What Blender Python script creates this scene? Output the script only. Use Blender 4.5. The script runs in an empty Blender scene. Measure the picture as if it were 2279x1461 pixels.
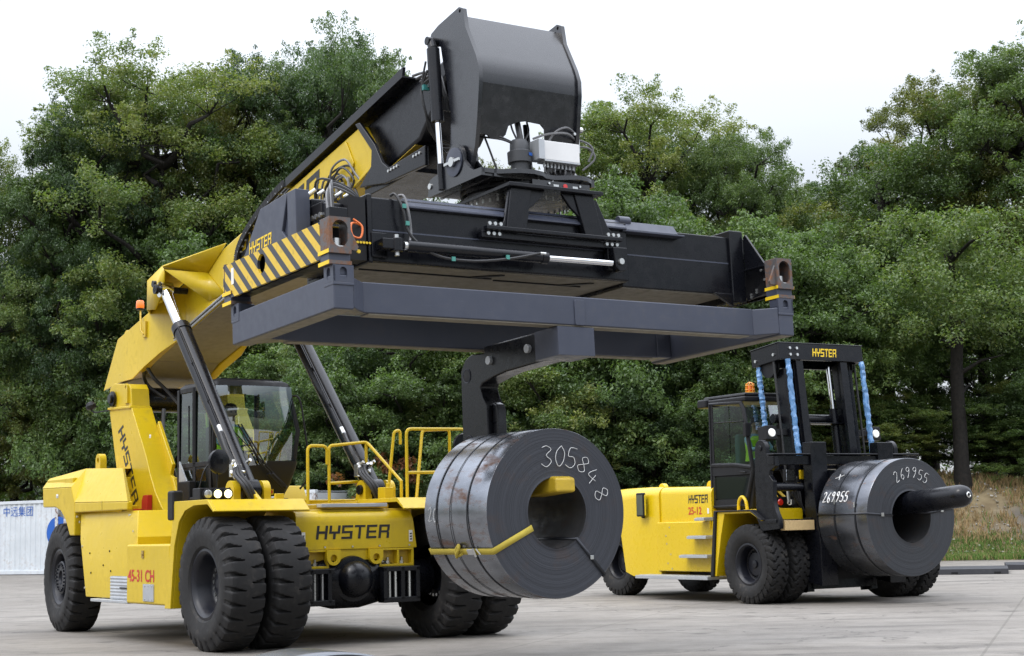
import bpy, bmesh, math, random
import numpy as np
from mathutils import Matrix, Vector, noise as mnoise
R_ = math.radians
sc = bpy.context.scene
col = sc.collection

# ------------------------------------------------------------------ camera
F_PX, PITCH, ROLL, CAM_H = 3646.1 / 2279.0, 0.1207, -0.0231, 1.441
cd = bpy.data.cameras.new('camera'); cam = bpy.data.objects.new('camera', cd); col.objects.link(cam)
cd.sensor_fit = 'HORIZONTAL'; cd.sensor_width = 36.0; cd.lens = F_PX * 36.0
cd.clip_start = 0.1; cd.clip_end = 2000
_U = Vector((0, -math.sin(PITCH), math.cos(PITCH))); _D = Vector((0, math.cos(PITCH), math.sin(PITCH))); _X = Vector((1, 0, 0))
_cx = Vector((math.cos(ROLL), 0, 0)) + _U * math.sin(ROLL)
_cy = Vector((-math.sin(ROLL), 0, 0)) + _U * math.cos(ROLL)
cm = Matrix.Identity(4)
for i in range(3):
    cm[i][0] = _cx[i]; cm[i][1] = _cy[i]; cm[i][2] = -_D[i]
cm[2][3] = CAM_H
cam.matrix_world = cm
sc.camera = cam

# ------------------------------------------------------------------ sky: bright overcast
SUN_EL, SUN_AZ = R_(56), R_(-128)          # azimuth measured from +Y towards +X: behind the camera, to the left
w = bpy.data.worlds.new('World'); sc.world = w; w.use_nodes = True
nt = w.node_tree; nt.nodes.clear()
out = nt.nodes.new('ShaderNodeOutputWorld')
sky = nt.nodes.new('ShaderNodeTexSky'); sky.sky_type = 'NISHITA'; sky.sun_disc = False
sky.sun_elevation = SUN_EL; sky.sun_rotation = SUN_AZ; sky.dust_density = 3.0
b1 = nt.nodes.new('ShaderNodeBackground'); b1.inputs['Strength'].default_value = 0.05
nt.links.new(sky.outputs[0], b1.inputs[0])
tc = nt.nodes.new('ShaderNodeTexCoord'); sep = nt.nodes.new('ShaderNodeSeparateXYZ')
nt.links.new(tc.outputs['Generated'], sep.inputs[0])
cr = nt.nodes.new('ShaderNodeValToRGB')
cr.color_ramp.elements[0].position = 0.0; cr.color_ramp.elements[0].color = (0.30, 0.30, 0.29, 1)
cr.color_ramp.elements[1].position = 1.0; cr.color_ramp.elements[1].color = (3.40, 3.55, 3.88, 1)
e = cr.color_ramp.elements.new(0.5); e.color = (0.62, 0.65, 0.69, 1)
e = cr.color_ramp.elements.new(0.52); e.color = (0.62, 0.645, 0.69, 1)
e = cr.color_ramp.elements.new(0.60); e.color = (0.71, 0.73, 0.76, 1)
e = cr.color_ramp.elements.new(0.70); e.color = (1.40, 1.46, 1.58, 1)
mr = nt.nodes.new('ShaderNodeMapRange'); mr.inputs['From Min'].default_value = -1; mr.inputs['From Max'].default_value = 1
nt.links.new(sep.outputs['Z'], mr.inputs['Value']); nt.links.new(mr.outputs[0], cr.inputs[0])
cn = nt.nodes.new('ShaderNodeTexNoise'); cn.inputs['Scale'].default_value = 2.2; cn.inputs['Detail'].default_value = 4
mp = nt.nodes.new('ShaderNodeMapping'); mp.inputs['Scale'].default_value = (1, 1, 2.5)
nt.links.new(tc.outputs['Generated'], mp.inputs[0]); nt.links.new(mp.outputs[0], cn.inputs['Vector'])
cmr = nt.nodes.new('ShaderNodeMapRange'); cmr.inputs['From Min'].default_value = .3; cmr.inputs['From Max'].default_value = .7; cmr.inputs['To Min'].default_value = 0.90; cmr.inputs['To Max'].default_value = 1.07
nt.links.new(cn.outputs['Fac'], cmr.inputs['Value'])
vm = nt.nodes.new('ShaderNodeVectorMath'); vm.operation = 'SCALE'
nt.links.new(cr.outputs[0], vm.inputs[0]); nt.links.new(cmr.outputs[0], vm.inputs['Scale'])
# dark band added to the low sky behind the camera, to deepen black paint
def _mr(v, a, b):
    x = nt.nodes.new('ShaderNodeMapRange'); x.interpolation_type = 'SMOOTHSTEP'; x.inputs['From Min'].default_value = a; x.inputs['From Max'].default_value = b
    nt.links.new(v, x.inputs['Value']); return x.outputs[0]
fm = nt.nodes.new('ShaderNodeMath'); fm.operation = 'MULTIPLY'
tl = nt.nodes.new('ShaderNodeMix'); tl.data_type = 'FLOAT'          # lower on the left, higher behind and to the right
nt.links.new(_mr(sep.outputs['X'], -.10, -.50), tl.inputs[0]); nt.links.new(_mr(sep.outputs['Z'], .30, .16), tl.inputs[2]); nt.links.new(_mr(sep.outputs['Z'], .09, .04), tl.inputs[3])
nt.links.new(_mr(sep.outputs['Y'], .72, .42), fm.inputs[0]); nt.links.new(tl.outputs[0], fm.inputs[1])
# two bright openings added in that band, to right and behind, for windscreen reflections
def _op(op, a, b=None):
    x = nt.nodes.new('ShaderNodeMath'); x.operation = op
    for i, q in enumerate((a, b)):
        if q is None: continue
        if isinstance(q, (int, float)): x.inputs[i].default_value = q
        else: nt.links.new(q, x.inputs[i])
    return x.outputs[0]
phi = _op('ARCTAN2', sep.outputs['X'], _op('MULTIPLY', sep.outputs['Y'], -1.0))
gap = _op('MAXIMUM', _mr(_op('ABSOLUTE', _op('SUBTRACT', phi, .66)), .10, .06), _mr(_op('ABSOLUTE', _op('SUBTRACT', phi, 1.54)), .11, .07))
fm2 = _op('MULTIPLY', fm.outputs[0], _op('SUBTRACT', 1.0, gap))
wm = nt.nodes.new('ShaderNodeMix'); wm.data_type = 'RGBA'
nt.links.new(fm2, wm.inputs[0]); nt.links.new(vm.outputs[0], wm.inputs[6]); wm.inputs[7].default_value = (.085, .10, .075, 1)
b2 = nt.nodes.new('ShaderNodeBackground'); b2.inputs['Strength'].default_value = 1.0
nt.links.new(wm.outputs[2], b2.inputs[0])
ad = nt.nodes.new('ShaderNodeAddShader')
nt.links.new(b1.outputs[0], ad.inputs[0]); nt.links.new(b2.outputs[0], ad.inputs[1]); nt.links.new(ad.outputs[0], out.inputs[0])
sl = bpy.data.lights.new('sun', 'SUN'); sl.energy = 0.9; sl.angle = R_(16); sl.color = (1.0, 0.97, 0.92)
so = bpy.data.objects.new('sun', sl); col.objects.link(so)
sd = Vector((math.sin(SUN_AZ) * math.cos(SUN_EL), math.cos(SUN_AZ) * math.cos(SUN_EL), math.sin(SUN_EL)))
so.rotation_euler = sd.to_track_quat('Z', 'Y').to_euler()
sc.view_settings.view_transform = 'Standard'; sc.view_settings.look = 'None'
sc.view_settings.exposure = 0.0; sc.view_settings.gamma = 1.0; sc.view_settings.use_curve_mapping = False
sc.render.engine = 'CYCLES'
sc.cycles.max_bounces = 6; sc.cycles.diffuse_bounces = 3; sc.cycles.glossy_bounces = 3; sc.cycles.transmission_bounces = 4
sc.cycles.transparent_max_bounces = 8; sc.cycles.caustics_reflective = False; sc.cycles.caustics_refractive = False

# ------------------------------------------------------------------ helpers
def link(o, parent=None):
    col.objects.link(o)
    if parent is not None: o.parent = parent
    return o
def tag(o, label=None, cat=None, group=None, kind=None):
    if label: o['label'] = label
    if cat: o['category'] = cat
    if group: o['group'] = group
    if kind: o['kind'] = kind
    return o
def thing(name, label, cat, loc=(0, 0, 0), rz=0, group=None):
    o = bpy.data.objects.new(name, None); link(o); o.location = loc; o.rotation_euler = (0, 0, rz); o.empty_display_size = 0.3
    return tag(o, label, cat, group)
def copy_tree(o, parent=None):
    c = o.copy(); link(c, parent)
    for ch in list(o.children): copy_tree(ch, c)
    return c

class M:
    """collects faces, builds ONE mesh object"""
    def __init__(s, xf=None): s.v = []; s.f = []; s.mi = []; s.cur = 0; s.xf = xf
    def mat(s, i): s.cur = i; return s
    def add(s, vs, fs):
        n = len(s.v); s.v += [tuple(p) for p in vs]
        for f in fs: s.f.append([i + n for i in f]); s.mi.append(s.cur)
        return s
    def box(s, x0, x1, y0, y1, z0, z1):
        vs = [(x, y, z) for z in (z0, z1) for y in (y0, y1) for x in (x0, x1)]
        return s.add(vs, [(0, 2, 3, 1), (4, 5, 7, 6), (0, 1, 5, 4), (2, 6, 7, 3), (0, 4, 6, 2), (1, 3, 7, 5)])
    def prism(s, pts, ax, a, b):
        i = 'xyz'.index(ax)
        def mk(p, h):
            q = list(p); q.insert(i, h); return tuple(q)
        n = len(pts)
        vs = [mk(p, a) for p in pts] + [mk(p, b) for p in pts]
        return s.add(vs, [tuple(range(n))[::-1], tuple(range(n, 2 * n))] + [(k, (k + 1) % n, n + (k + 1) % n, n + k) for k in range(n)])
    def holed(s, pts, hole, ax, a, b):
        """plate with one hole (2D lists), extruded along ax"""
        i = 'xyz'.index(ax)
        def mk(p, h):
            q = list(p); q.insert(i, h); return Vector(q)
        for h, fl in ((a, 0), (b, 1)):
            bm = bmesh.new()
            es = []
            for loop in (pts, hole):
                vv = [bm.verts.new(mk(p, h)) for p in loop]
                es += [bm.edges.new((vv[k], vv[(k + 1) % len(vv)])) for k in range(len(vv))]
            bmesh.ops.triangle_fill(bm, use_beauty=True, use_dissolve=False, edges=es)
            bm.verts.index_update()
            s.add([v.co[:] for v in bm.verts], [[v.index for v in f.verts] for f in bm.faces]); bm.free()
        for loop in (pts, hole):
            n = len(loop)
            s.add([mk(p, a) for p in loop] + [mk(p, b) for p in loop], [(k, (k + 1) % n, n + (k + 1) % n, n + k) for k in range(n)])
        return s
    def loft(s, rings, cap=True):
        n = len(rings[0]); vs = [p for r in rings for p in r]; fs = []
        for j in range(len(rings) - 1):
            for k in range(n):
                fs.append((j * n + k, j * n + (k + 1) % n, (j + 1) * n + (k + 1) % n, (j + 1) * n + k))
        if cap: fs += [tuple(range(n))[::-1], tuple(range((len(rings) - 1) * n, len(rings) * n))]
        return s.add(vs, fs)
    def tube(s, path, r, n=8, cap=True):
        P = [Vector(p) for p in path]; rings = []; up = Vector((0.31, 0.17, 0.94)).normalized(); last = None
        for i, p in enumerate(P):
            if i == 0: d = P[1] - P[0]
            elif i == len(P) - 1: d = P[-1] - P[-2]
            else: d = (P[i + 1] - p).normalized() + (p - P[i - 1]).normalized()
            if d.length < 1e-9: d = last
            d = d.normalized(); last = d
            a = up - d * up.dot(d)
            if a.length < 0.05: a = Vector((1, 0, 0)) - d * d.x
            a.normalize(); up = a; b = d.cross(a)
            rr = r[i] if isinstance(r, (list, tuple)) else r
            rings.append([tuple(p + (a * math.cos(2 * math.pi * k / n) + b * math.sin(2 * math.pi * k / n)) * rr) for k in range(n)])
        return s.loft(rings, cap)
    def cyl(s, p0, p1, r, n=24, r1=None): return s.tube([p0, p1], [r, r if r1 is None else r1], n)
    def lathe(s, prof, o=(0, 0, 0), d=(0, 0, 1), n=32, cap=True):
        """prof: list of (radius, height along d)"""
        d = Vector(d).normalized(); o = Vector(o)
        a = Vector((0, 0, 1)) if abs(d.z) < 0.9 else Vector((1, 0, 0))
        a = (a - d * a.dot(d)).normalized(); b = d.cross(a)
        return s.loft([[tuple(o + d * h + (a * math.cos(2 * math.pi * k / n) + b * math.sin(2 * math.pi * k / n)) * max(r, 1e-4)) for k in range(n)] for r, h in prof], cap)
    def quad(s, a, b, c, d): return s.add([a, b, c, d], [(0, 1, 2, 3)])
    def build(s, name, mats, parent=None, bevel=0, label=None, sharp=35, seg=2, recalc=True):
        me = bpy.data.meshes.new(name)
        vs = s.v if s.xf is None else [tuple(s.xf @ Vector(p)) for p in s.v]
        me.from_pydata(vs, [], s.f)
        if not isinstance(mats, (list, tuple)): mats = [mats]
        for m in mats: me.materials.append(m)
        me.polygons.foreach_set('material_index', s.mi)
        if recalc:
            bm = bmesh.new(); bm.from_mesh(me)
            bmesh.ops.recalc_face_normals(bm, faces=bm.faces); bm.to_mesh(me); bm.free()
        me.polygons.foreach_set('use_smooth', [True] * len(me.polygons))
        me.set_sharp_from_angle(angle=R_(sharp))
        o = bpy.data.objects.new(name, me); link(o, parent)
        if bevel:
            b = o.modifiers.new('bevel', 'BEVEL'); b.width = bevel; b.segments = seg; b.limit_method = 'ANGLE'; b.angle_limit = R_(40)
            b.harden_normals = True
        if label: o['label'] = label
        return o

def arc(cx, cy, r, a0, a1, n):
    return [(cx + r * math.cos(R_(a0 + (a1 - a0) * k / n)), cy + r * math.sin(R_(a0 + (a1 - a0) * k / n))) for k in range(n + 1)]
def smooth_path(pts, n=6):
    """Catmull-Rom through points"""
    P = [Vector(p) for p in pts]; P = [P[0]] + P + [P[-1]]; o = []
    for i in range(1, len(P) - 2):
        for k in range(n):
            t = k / n; a, b, c, d = P[i - 1], P[i], P[i + 1], P[i + 2]
            o.append(0.5 * ((2 * b) + (c - a) * t + (2 * a - 5 * b + 4 * c - d) * t * t + (3 * b - a - 3 * c + d) * t ** 3))
    o.append(P[-2]); return [tuple(p) for p in o]

LET = {'H': [(0, 0, 1.15, 6), (3.85, 0, 5, 6), (1.15, 2.45, 3.85, 3.55)],
       'Y': [(0, 2.4, 1.15, 6), (3.85, 2.4, 5, 6), (1.15, 2.4, 3.85, 3.4), (1.95, 0, 3.1, 2.4)],
       'S': [(0, 5, 5, 6), (0, 3.45, 1.15, 5), (0, 2.5, 5, 3.45), (3.85, 1, 5, 2.5), (0, 0, 5, 1)],
       'T': [(0, 5, 5, 6), (1.95, 0, 3.1, 5)],
       'E': [(0, 0, 1.15, 6), (1.15, 5, 4.8, 6), (1.15, 2.5, 4.5, 3.45), (1.15, 0, 4.8, 1)],
       'R': [(0, 0, 1.15, 6), (1.15, 5, 5, 6), (3.85, 3.4, 5, 5), (1.15, 2.45, 4.7, 3.4), (3.85, 0, 5, 2.45)]}
def block_letters(word, o, u, v, width, height, mat, parent, name='lettering', shear=0.12, xf=None):
    """flat painted block letters on a surface: o = lower left, u / v unit vectors"""
    o, u, v = Vector(o), Vector(u).normalized(), Vector(v).normalized(); m = M(xf)
    tot = len(word) * 5.75 - 0.75; k = width / tot; kv = height / 6.0
    for i, ch in enumerate(word):
        for a, b, c, d in LET[ch]:
            q = [(a, b), (c, b), (c, d), (a, d)]
            m.quad(*[tuple(o + u * ((x + i * 5.75) * k + y * kv * shear) + v * (y * kv)) for x, y in q])
    return m.build(name, mat, parent, recalc=False)
def text_mesh(txt, o, u, v, size, mat, parent, name='lettering', sx=1.0, xf=None, bold=0.0):
    cu = bpy.data.curves.new(name, 'FONT'); cu.body = txt; cu.size = 1.0; cu.resolution_u = 3; cu.offset = bold
    to = bpy.data.objects.new(name, cu); col.objects.link(to)
    dg = bpy.context.evaluated_depsgraph_get(); dg.update()
    me0 = bpy.data.meshes.new_from_object(to.evaluated_get(dg))
    bpy.data.objects.remove(to)
    o, u, v = Vector(o), Vector(u).normalized(), Vector(v).normalized()
    for vt in me0.vertices:
        p = o + u * vt.co.x * size * sx + v * vt.co.y * size
        vt.co = (xf @ p) if xf else p
    me0.materials.clear(); me0.materials.append(mat); me0.name = name
    ob = bpy.data.objects.new(name, me0); link(ob, parent); return ob
DIG = {'3': [[(0, .9), (.3, 1), (.6, .85), (.3, .55), (.65, .3), (.35, 0), (0, .12)]],
       '0': [[(.35, 1), (.08, .7), (.05, .3), (.3, 0), (.55, .25), (.6, .7), (.35, 1)]],
       '5': [[(.6, 1), (.15, .95), (.1, .55), (.45, .55), (.6, .25), (.35, 0), (0, .08)]],
       '8': [[(.35, .52), (.08, .75), (.3, 1), (.55, .8), (.3, .5), (.05, .2), (.32, 0), (.58, .22), (.35, .52)]],
       '4': [[(.3, 1), (.02, .4), (.62, .42)], [(.45, .7), (.4, 0)]],
       '2': [[(0, .8), (.25, 1), (.5, .8), (.3, .4), (.02, 0), (.6, .05)]],
       '6': [[(.5, 1), (.15, .6), (.05, .2), (.3, 0), (.52, .22), (.3, .45), (.08, .3)]],
       '9': [[(.5, .75), (.25, .6), (.05, .8), (.28, 1), (.5, .85), (.45, .4), (.2, 0)]],
       '+': [[(0, .3), (.9, .75)], [(.3, .95), (.6, .1)]]}
# ------------------------------------------------------------------ materials
def newmat(name):
    m = bpy.data.materials.new(name); m.use_nodes = True; n = m.node_tree; n.nodes.clear()
    o = n.nodes.new('ShaderNodeOutputMaterial'); b = n.nodes.new('ShaderNodeBsdfPrincipled')
    n.links.new(b.outputs[0], o.inputs[0]); return m, n, b
def N(n, t, **k):
    x = n.nodes.new(t)
    for a, v in k.items():
        if a in x.inputs: x.inputs[a].default_value = v
        else: setattr(x, a, v)
    return x
def noise_(n, scale, detail=4, vec=None, rough=0.55):
    x = n.nodes.new('ShaderNodeTexNoise'); x.inputs['Scale'].default_value = scale; x.inputs['Detail'].default_value = detail
    x.inputs['Roughness'].default_value = rough
    if vec is None:
        t = n.nodes.new('ShaderNodeTexCoord'); vec = t.outputs['Object']
    n.links.new(vec, x.inputs['Vector']); return x.outputs['Fac']
def rng(n, v, a, b, c=0.0, d=1.0):
    x = n.nodes.new('ShaderNodeMapRange'); x.inputs['From Min'].default_value = a; x.inputs['From Max'].default_value = b
    x.inputs['To Min'].default_value = c; x.inputs['To Max'].default_value = d
    n.links.new(v, x.inputs['Value']); return x.outputs[0]
def mixc(n, f, a, b, blend='MIX'):
    x = n.nodes.new('ShaderNodeMix'); x.data_type = 'RGBA'; x.blend_type = blend
    for s, v in ((0, f), (6, a), (7, b)):
        if isinstance(v, (int, float)): x.inputs[s].default_value = v
        elif isinstance(v, tuple): x.inputs[s].default_value = (*v, 1)
        else: n.links.new(v, x.inputs[s])
    return x.outputs[2]
def bump_(n, b, h, strength=0.2, dist=0.01):
    x = n.nodes.new('ShaderNodeBump'); x.inputs['Strength'].default_value = strength; x.inputs['Distance'].default_value = dist
    n.links.new(h, x.inputs['Height']); n.links.new(x.outputs[0], b.inputs['Normal'])
def paint(name, c, rough=0.4, metal=0.0, dirt=(0.12, 0.10, 0.07), dirt_amt=0.35, bump=0.03, var=0.10, coat=0.0, scale=1.0, spec=0.5, scuff=0.0):
    m, n, b = newmat(name)
    a = noise_(n, 1.3 * scale, 6); a2 = noise_(n, 9 * scale, 5); a3 = noise_(n, 60 * scale, 3)
    base = mixc(n, rng(n, a, .3, .7), tuple(x * (1 - var) for x in c), tuple(min(1, x * (1 + var)) for x in c))
    mul = n.nodes.new('ShaderNodeMath'); mul.operation = 'MULTIPLY'
    n.links.new(rng(n, a2, .5, .78), mul.inputs[0]); n.links.new(rng(n, a, .42, .7, 0, dirt_amt), mul.inputs[1])
    cc = mixc(n, mul.outputs[0], base, dirt)
    if scuff:      # fine scratches, rubbed patches and rain streaks
        t = n.nodes.new('ShaderNodeTexCoord')
        for sc_, rot_, lo, hi, amt, tone in (((3, 3, 55), .5, .62, .70, .5, 1.0), ((60, 4, 4), -.35, .66, .72, .45, 1.0), ((16, 16, 1.1), 0, .54, .74, .55, .0)):
            mp_ = n.nodes.new('ShaderNodeMapping'); mp_.inputs['Scale'].default_value = sc_; mp_.inputs['Rotation'].default_value = (rot_, rot_ * .6, 0); n.links.new(t.outputs['Object'], mp_.inputs[0])
            f_ = rng(n, noise_(n, 1.0, 4, mp_.outputs[0], .6), lo, hi, 0, amt * scuff)
            cc = mixc(n, f_, cc, tuple(min(1, x * 1.5 + .014) for x in c) if tone else tuple(x * .6 + .4 * y for x, y in zip(c, dirt)))
    n.links.new(cc, b.inputs['Base Color'])
    n.links.new(rng(n, a2, .3, .7, rough * .8, min(1, rough * 1.25)), b.inputs['Roughness'])
    b.inputs['Metallic'].default_value = metal; b.inputs['Coat Weight'].default_value = coat; b.inputs['Coat Roughness'].default_value = .15
    b.inputs['Specular IOR Level'].default_value = spec
    if bump: bump_(n, b, a3, bump, .004)
    return m
YEL = paint('yellow_paint', (.575, .405, .009), .34, dirt=(.26, .17, .04), dirt_amt=.5, coat=.05, var=.05, scuff=.4, spec=.42)
YELW = paint('worn_yellow_paint', (.55, .375, .025), .45, dirt=(.12, .08, .03), dirt_amt=.8, coat=.1)
YEL2 = paint('fresh_yellow_paint', (.70, .485, .006), .28, dirt=(.4, .26, .03), dirt_amt=.25, coat=.2, var=.03)
GRY = paint('dark_grey_paint', (.051, .058, .083), .40, dirt=(.10, .095, .09), dirt_amt=.4, bump=.06, spec=.45, scuff=.35)
HEADM = paint('satin_black_paint', (.0065, .0074, .011), .25, dirt=(.05, .048, .046), dirt_amt=.35, bump=.012, spec=.95, scuff=.3)
BLK = paint('black_paint', (.0042, .0047, .0072), .27, dirt=(.02, .0185, .017), dirt_amt=.4, bump=.05, spec=.36, scuff=.28)
BLKM = paint('matt_black', (.009, .009, .0105), .5, dirt=(.03, .028, .026), dirt_amt=.3, spec=.3)
RUB = paint('tyre_rubber', (.019, .0187, .0190), .68, dirt=(.125, .112, .098), dirt_amt=.7, bump=.12, var=.2, scale=1.6, spec=.28)
RIM = paint('dark_rim_paint', (.008, .009, .014), .36, dirt=(.05, .042, .036), dirt_amt=.4, spec=.4)
CHR = paint('chrome', (.82, .83, .85), .08, metal=1, dirt_amt=0, bump=0, var=.02)
ZNC = paint('zinc_fitting', (.62, .63, .62), .3, metal=.9, dirt=(.25, .24, .2), dirt_amt=.4)
GAL = paint('galvanised_steel', (.48, .50, .52), .42, metal=.5, dirt=(.2, .19, .17), dirt_amt=.5, scale=3)
WHT = paint('white_panel', (.78, .78, .77), .4, dirt=(.4, .38, .33), dirt_amt=.2)
RED = paint('red_paint', (.46, .018, .015), .4)
HOSE = paint('hose_rubber', (.018, .018, .019), .45, dirt_amt=.1)
HOSEG = paint('grey_hose', (.16, .16, .165), .4, dirt_amt=.1)
BLUEP = None
def rusty(name, c, amt=.5):
    m, n, b = newmat(name)
    a = noise_(n, 7, 8, rough=.7); a2 = noise_(n, 45, 4)
    f = rng(n, a, .5 - amt * .22, .62 - amt * .1)
    rust = mixc(n, a2, (.085, .036, .018), (.25, .115, .055))
    n.links.new(mixc(n, f, c, rust), b.inputs['Base Color']); n.links.new(rng(n, f, 0, 1, .42, .85), b.inputs['Roughness'])
    bump_(n, b, a2, .35, .004); return m
RUST = rusty('rusty_steel', (.085, .083, .085), .2)
DKT = paint('decal_black', (.012, .012, .014), .45, dirt_amt=0, bump=0)
DYT = paint('decal_yellow', (.80, .55, .02), .45, dirt_amt=0, bump=0)
DRT = paint('decal_red', (.50, .025, .02), .45, dirt_amt=0, bump=0)
DBL = paint('decal_blue', (.012, .10, .42), .5, dirt_amt=.1, bump=0)
DWT = paint('decal_white', (.78, .77, .72), .5, dirt=(.3, .1, .06), dirt_amt=.5, scale=6)
CHALK = paint('chalk', (.80, .80, .79), .9, dirt=(.1, .1, .1), dirt_amt=.9, scale=9)
SKIN = paint('skin', (.52, .31, .22), .5, dirt_amt=0, bump=.02, var=.06)
HAIR = paint('dark_hair', (.018, .013, .010), .6, dirt_amt=0)
VEST = paint('hi_vis_yellow', (.50, .82, .03), .6, dirt_amt=.05)
SHIRT = paint('light_blue_shirt', (.30, .44, .62), .75, dirt_amt=0)
TROUS = paint('dark_trousers', (.025, .027, .034), .8, dirt_amt=0)
SEATM = paint('seat_fabric', (.05, .055, .06), .85, dirt_amt=0)
ORGY = paint('yellow_lens', (.95, .38, .015), .25, dirt_amt=0, bump=0, coat=.5)
ORG = paint('amber_lens', (.95, .20, .012), .22, dirt_amt=0, bump=0, coat=.6)
WOOD = paint('pale_timber', (.56, .40, .19), .7, dirt=(.2, .12, .05), dirt_amt=.6, scale=4)
STRAP = paint('yellow_webbing', (.50, .39, .05), .75, dirt=(.2, .15, .04), dirt_amt=.6, scale=6)
BAND = paint('steel_band', (.030, .032, .038), .35, metal=.5)
DUN = paint('brown_underside', (.20, .18, .14), .7, dirt=(.05, .04, .03), dirt_amt=.7)
REFL = paint('lamp_reflector', (.85, .86, .88), .12, metal=1, dirt_amt=0)
BLUE_WRAP = paint('blue_plastic_film', (.10, .24, .47), .2, dirt=(.55, .64, .74), dirt_amt=1.0, bump=.5, var=.3, scale=5, coat=.5)
MIRG = paint('mirror_glass', (.80, .83, .85), .03, metal=1, dirt_amt=0, bump=0)
def lampmat(name, c, s):
    m, n, b = newmat(name); b.inputs['Base Color'].default_value = (*c, 1)
    b.inputs['Emission Color'].default_value = (*c, 1); b.inputs['Emission Strength'].default_value = s; return m
LAMP = lampmat('lit_led_lamp', (1.0, .97, .62), 9.0)
LAMPH = lampmat('lamp_rim_glow', (1.0, .92, .40), 2.6)
LAMPX = paint('grey_lamp_lens', (.45, .46, .46), .15, metal=.6, dirt_amt=0, bump=0)
LAMPD = lampmat('white_lamp_lens', (.9, .9, .88), .35)
LAMPR = paint('red_lens', (.7, .03, .03), .2, dirt_amt=0, bump=0, coat=.5)
def glassmat(name, tint, refl=.12):
    m = bpy.data.materials.new(name); m.use_nodes = True; n = m.node_tree; n.nodes.clear()
    o = n.nodes.new('ShaderNodeOutputMaterial'); t = n.nodes.new('ShaderNodeBsdfTransparent'); g = n.nodes.new('ShaderNodeBsdfGlossy')
    t.inputs[0].default_value = (*tint, 1); g.inputs['Roughness'].default_value = .015; g.inputs[0].default_value = (.92, .97, 1, 1)
    fr = n.nodes.new('ShaderNodeLayerWeight'); fr.inputs['Blend'].default_value = .5
    pw = n.nodes.new('ShaderNodeMath'); pw.operation = 'POWER'; n.links.new(fr.outputs['Facing'], pw.inputs[0]); pw.inputs[1].default_value = 4.0
    mx = n.nodes.new('ShaderNodeMixShader')
    n.links.new(rng(n, pw.outputs[0], 0, 1, refl, 1.0), mx.inputs[0])
    n.links.new(t.outputs[0], mx.inputs[1]); n.links.new(g.outputs[0], mx.inputs[2]); n.links.new(mx.outputs[0], o.inputs[0]); return m
GLS = glassmat('tinted_glass', (.60, .75, .68), .27)
GLS2 = glassmat('dark_side_glass', (.46, .58, .52), .07)
GLSC = glassmat('clear_glass', (.82, .88, .87), .06)

# hazard stripes for the spreader end beams (object-space y/z diagonal)
def hazard():
    m, n, b = newmat('hazard_stripes')
    t = N(n, 'ShaderNodeTexCoord'); s = N(n, 'ShaderNodeSeparateXYZ'); n.links.new(t.outputs['Object'], s.inputs[0])
    def mth(op, a, c):
        x = n.nodes.new('ShaderNodeMath'); x.operation = op
        for i, q in enumerate((a, c)):
            if isinstance(q, (int, float)): x.inputs[i].default_value = q
            else: n.links.new(q, x.inputs[i])
        return x.outputs[0]
    v = mth('ADD', s.outputs['Y'], mth('MULTIPLY', s.outputs['Z'], -1.15))
    fr = mth('FRACT', mth('DIVIDE', v, .235), 0)
    fq = mth('GREATER_THAN', fr, .47)
    a = noise_(n, 14, 6)
    y = mixc(n, rng(n, a, .55, .75, 0, .5), (.68, .46, .04), (.20, .14, .04))
    n.links.new(mixc(n, fq, (.045, .048, .058), y), b.inputs['Base Color']); b.inputs['Roughness'].default_value = .45
    return m
HAZ = hazard()

def coil_side(name, tone, sheen, rust):
    m, n, b = newmat(name)
    t = N(n, 'ShaderNodeTexCoord'); mpg = N(n, 'ShaderNodeMapping'); mpg.inputs['Scale'].default_value = (1, .35, 1)
    n.links.new(t.outputs['Object'], mpg.inputs[0])
    a = noise_(n, 2.2, 7, mpg.outputs[0], .65); a2 = noise_(n, 6, 8, mpg.outputs[0], .7); a3 = noise_(n, 70, 3, mpg.outputs[0])
    c = mixc(n, rng(n, a, .35, .65), tuple(x * .7 for x in tone), tuple(x * 1.35 for x in tone))
    f = rng(n, a2, .60 - rust * .12, .76 - rust * .08, 0, .9)
    c = mixc(n, f, c, mixc(n, a3, (.13, .055, .022), (.26, .125, .06)))
    n.links.new(c, b.inputs['Base Color']); b.inputs['Metallic'].default_value = sheen
    x = n.nodes.new('ShaderNodeMath'); x.operation = 'MAXIMUM'
    n.links.new(rng(n, a, .3, .7, .15, .32), x.inputs[0]); n.links.new(rng(n, f, 0, 1, .2, .8), x.inputs[1])
    n.links.new(x.outputs[0], b.inputs['Roughness']); bump_(n, b, a2, .05, .01)
    return m
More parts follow.
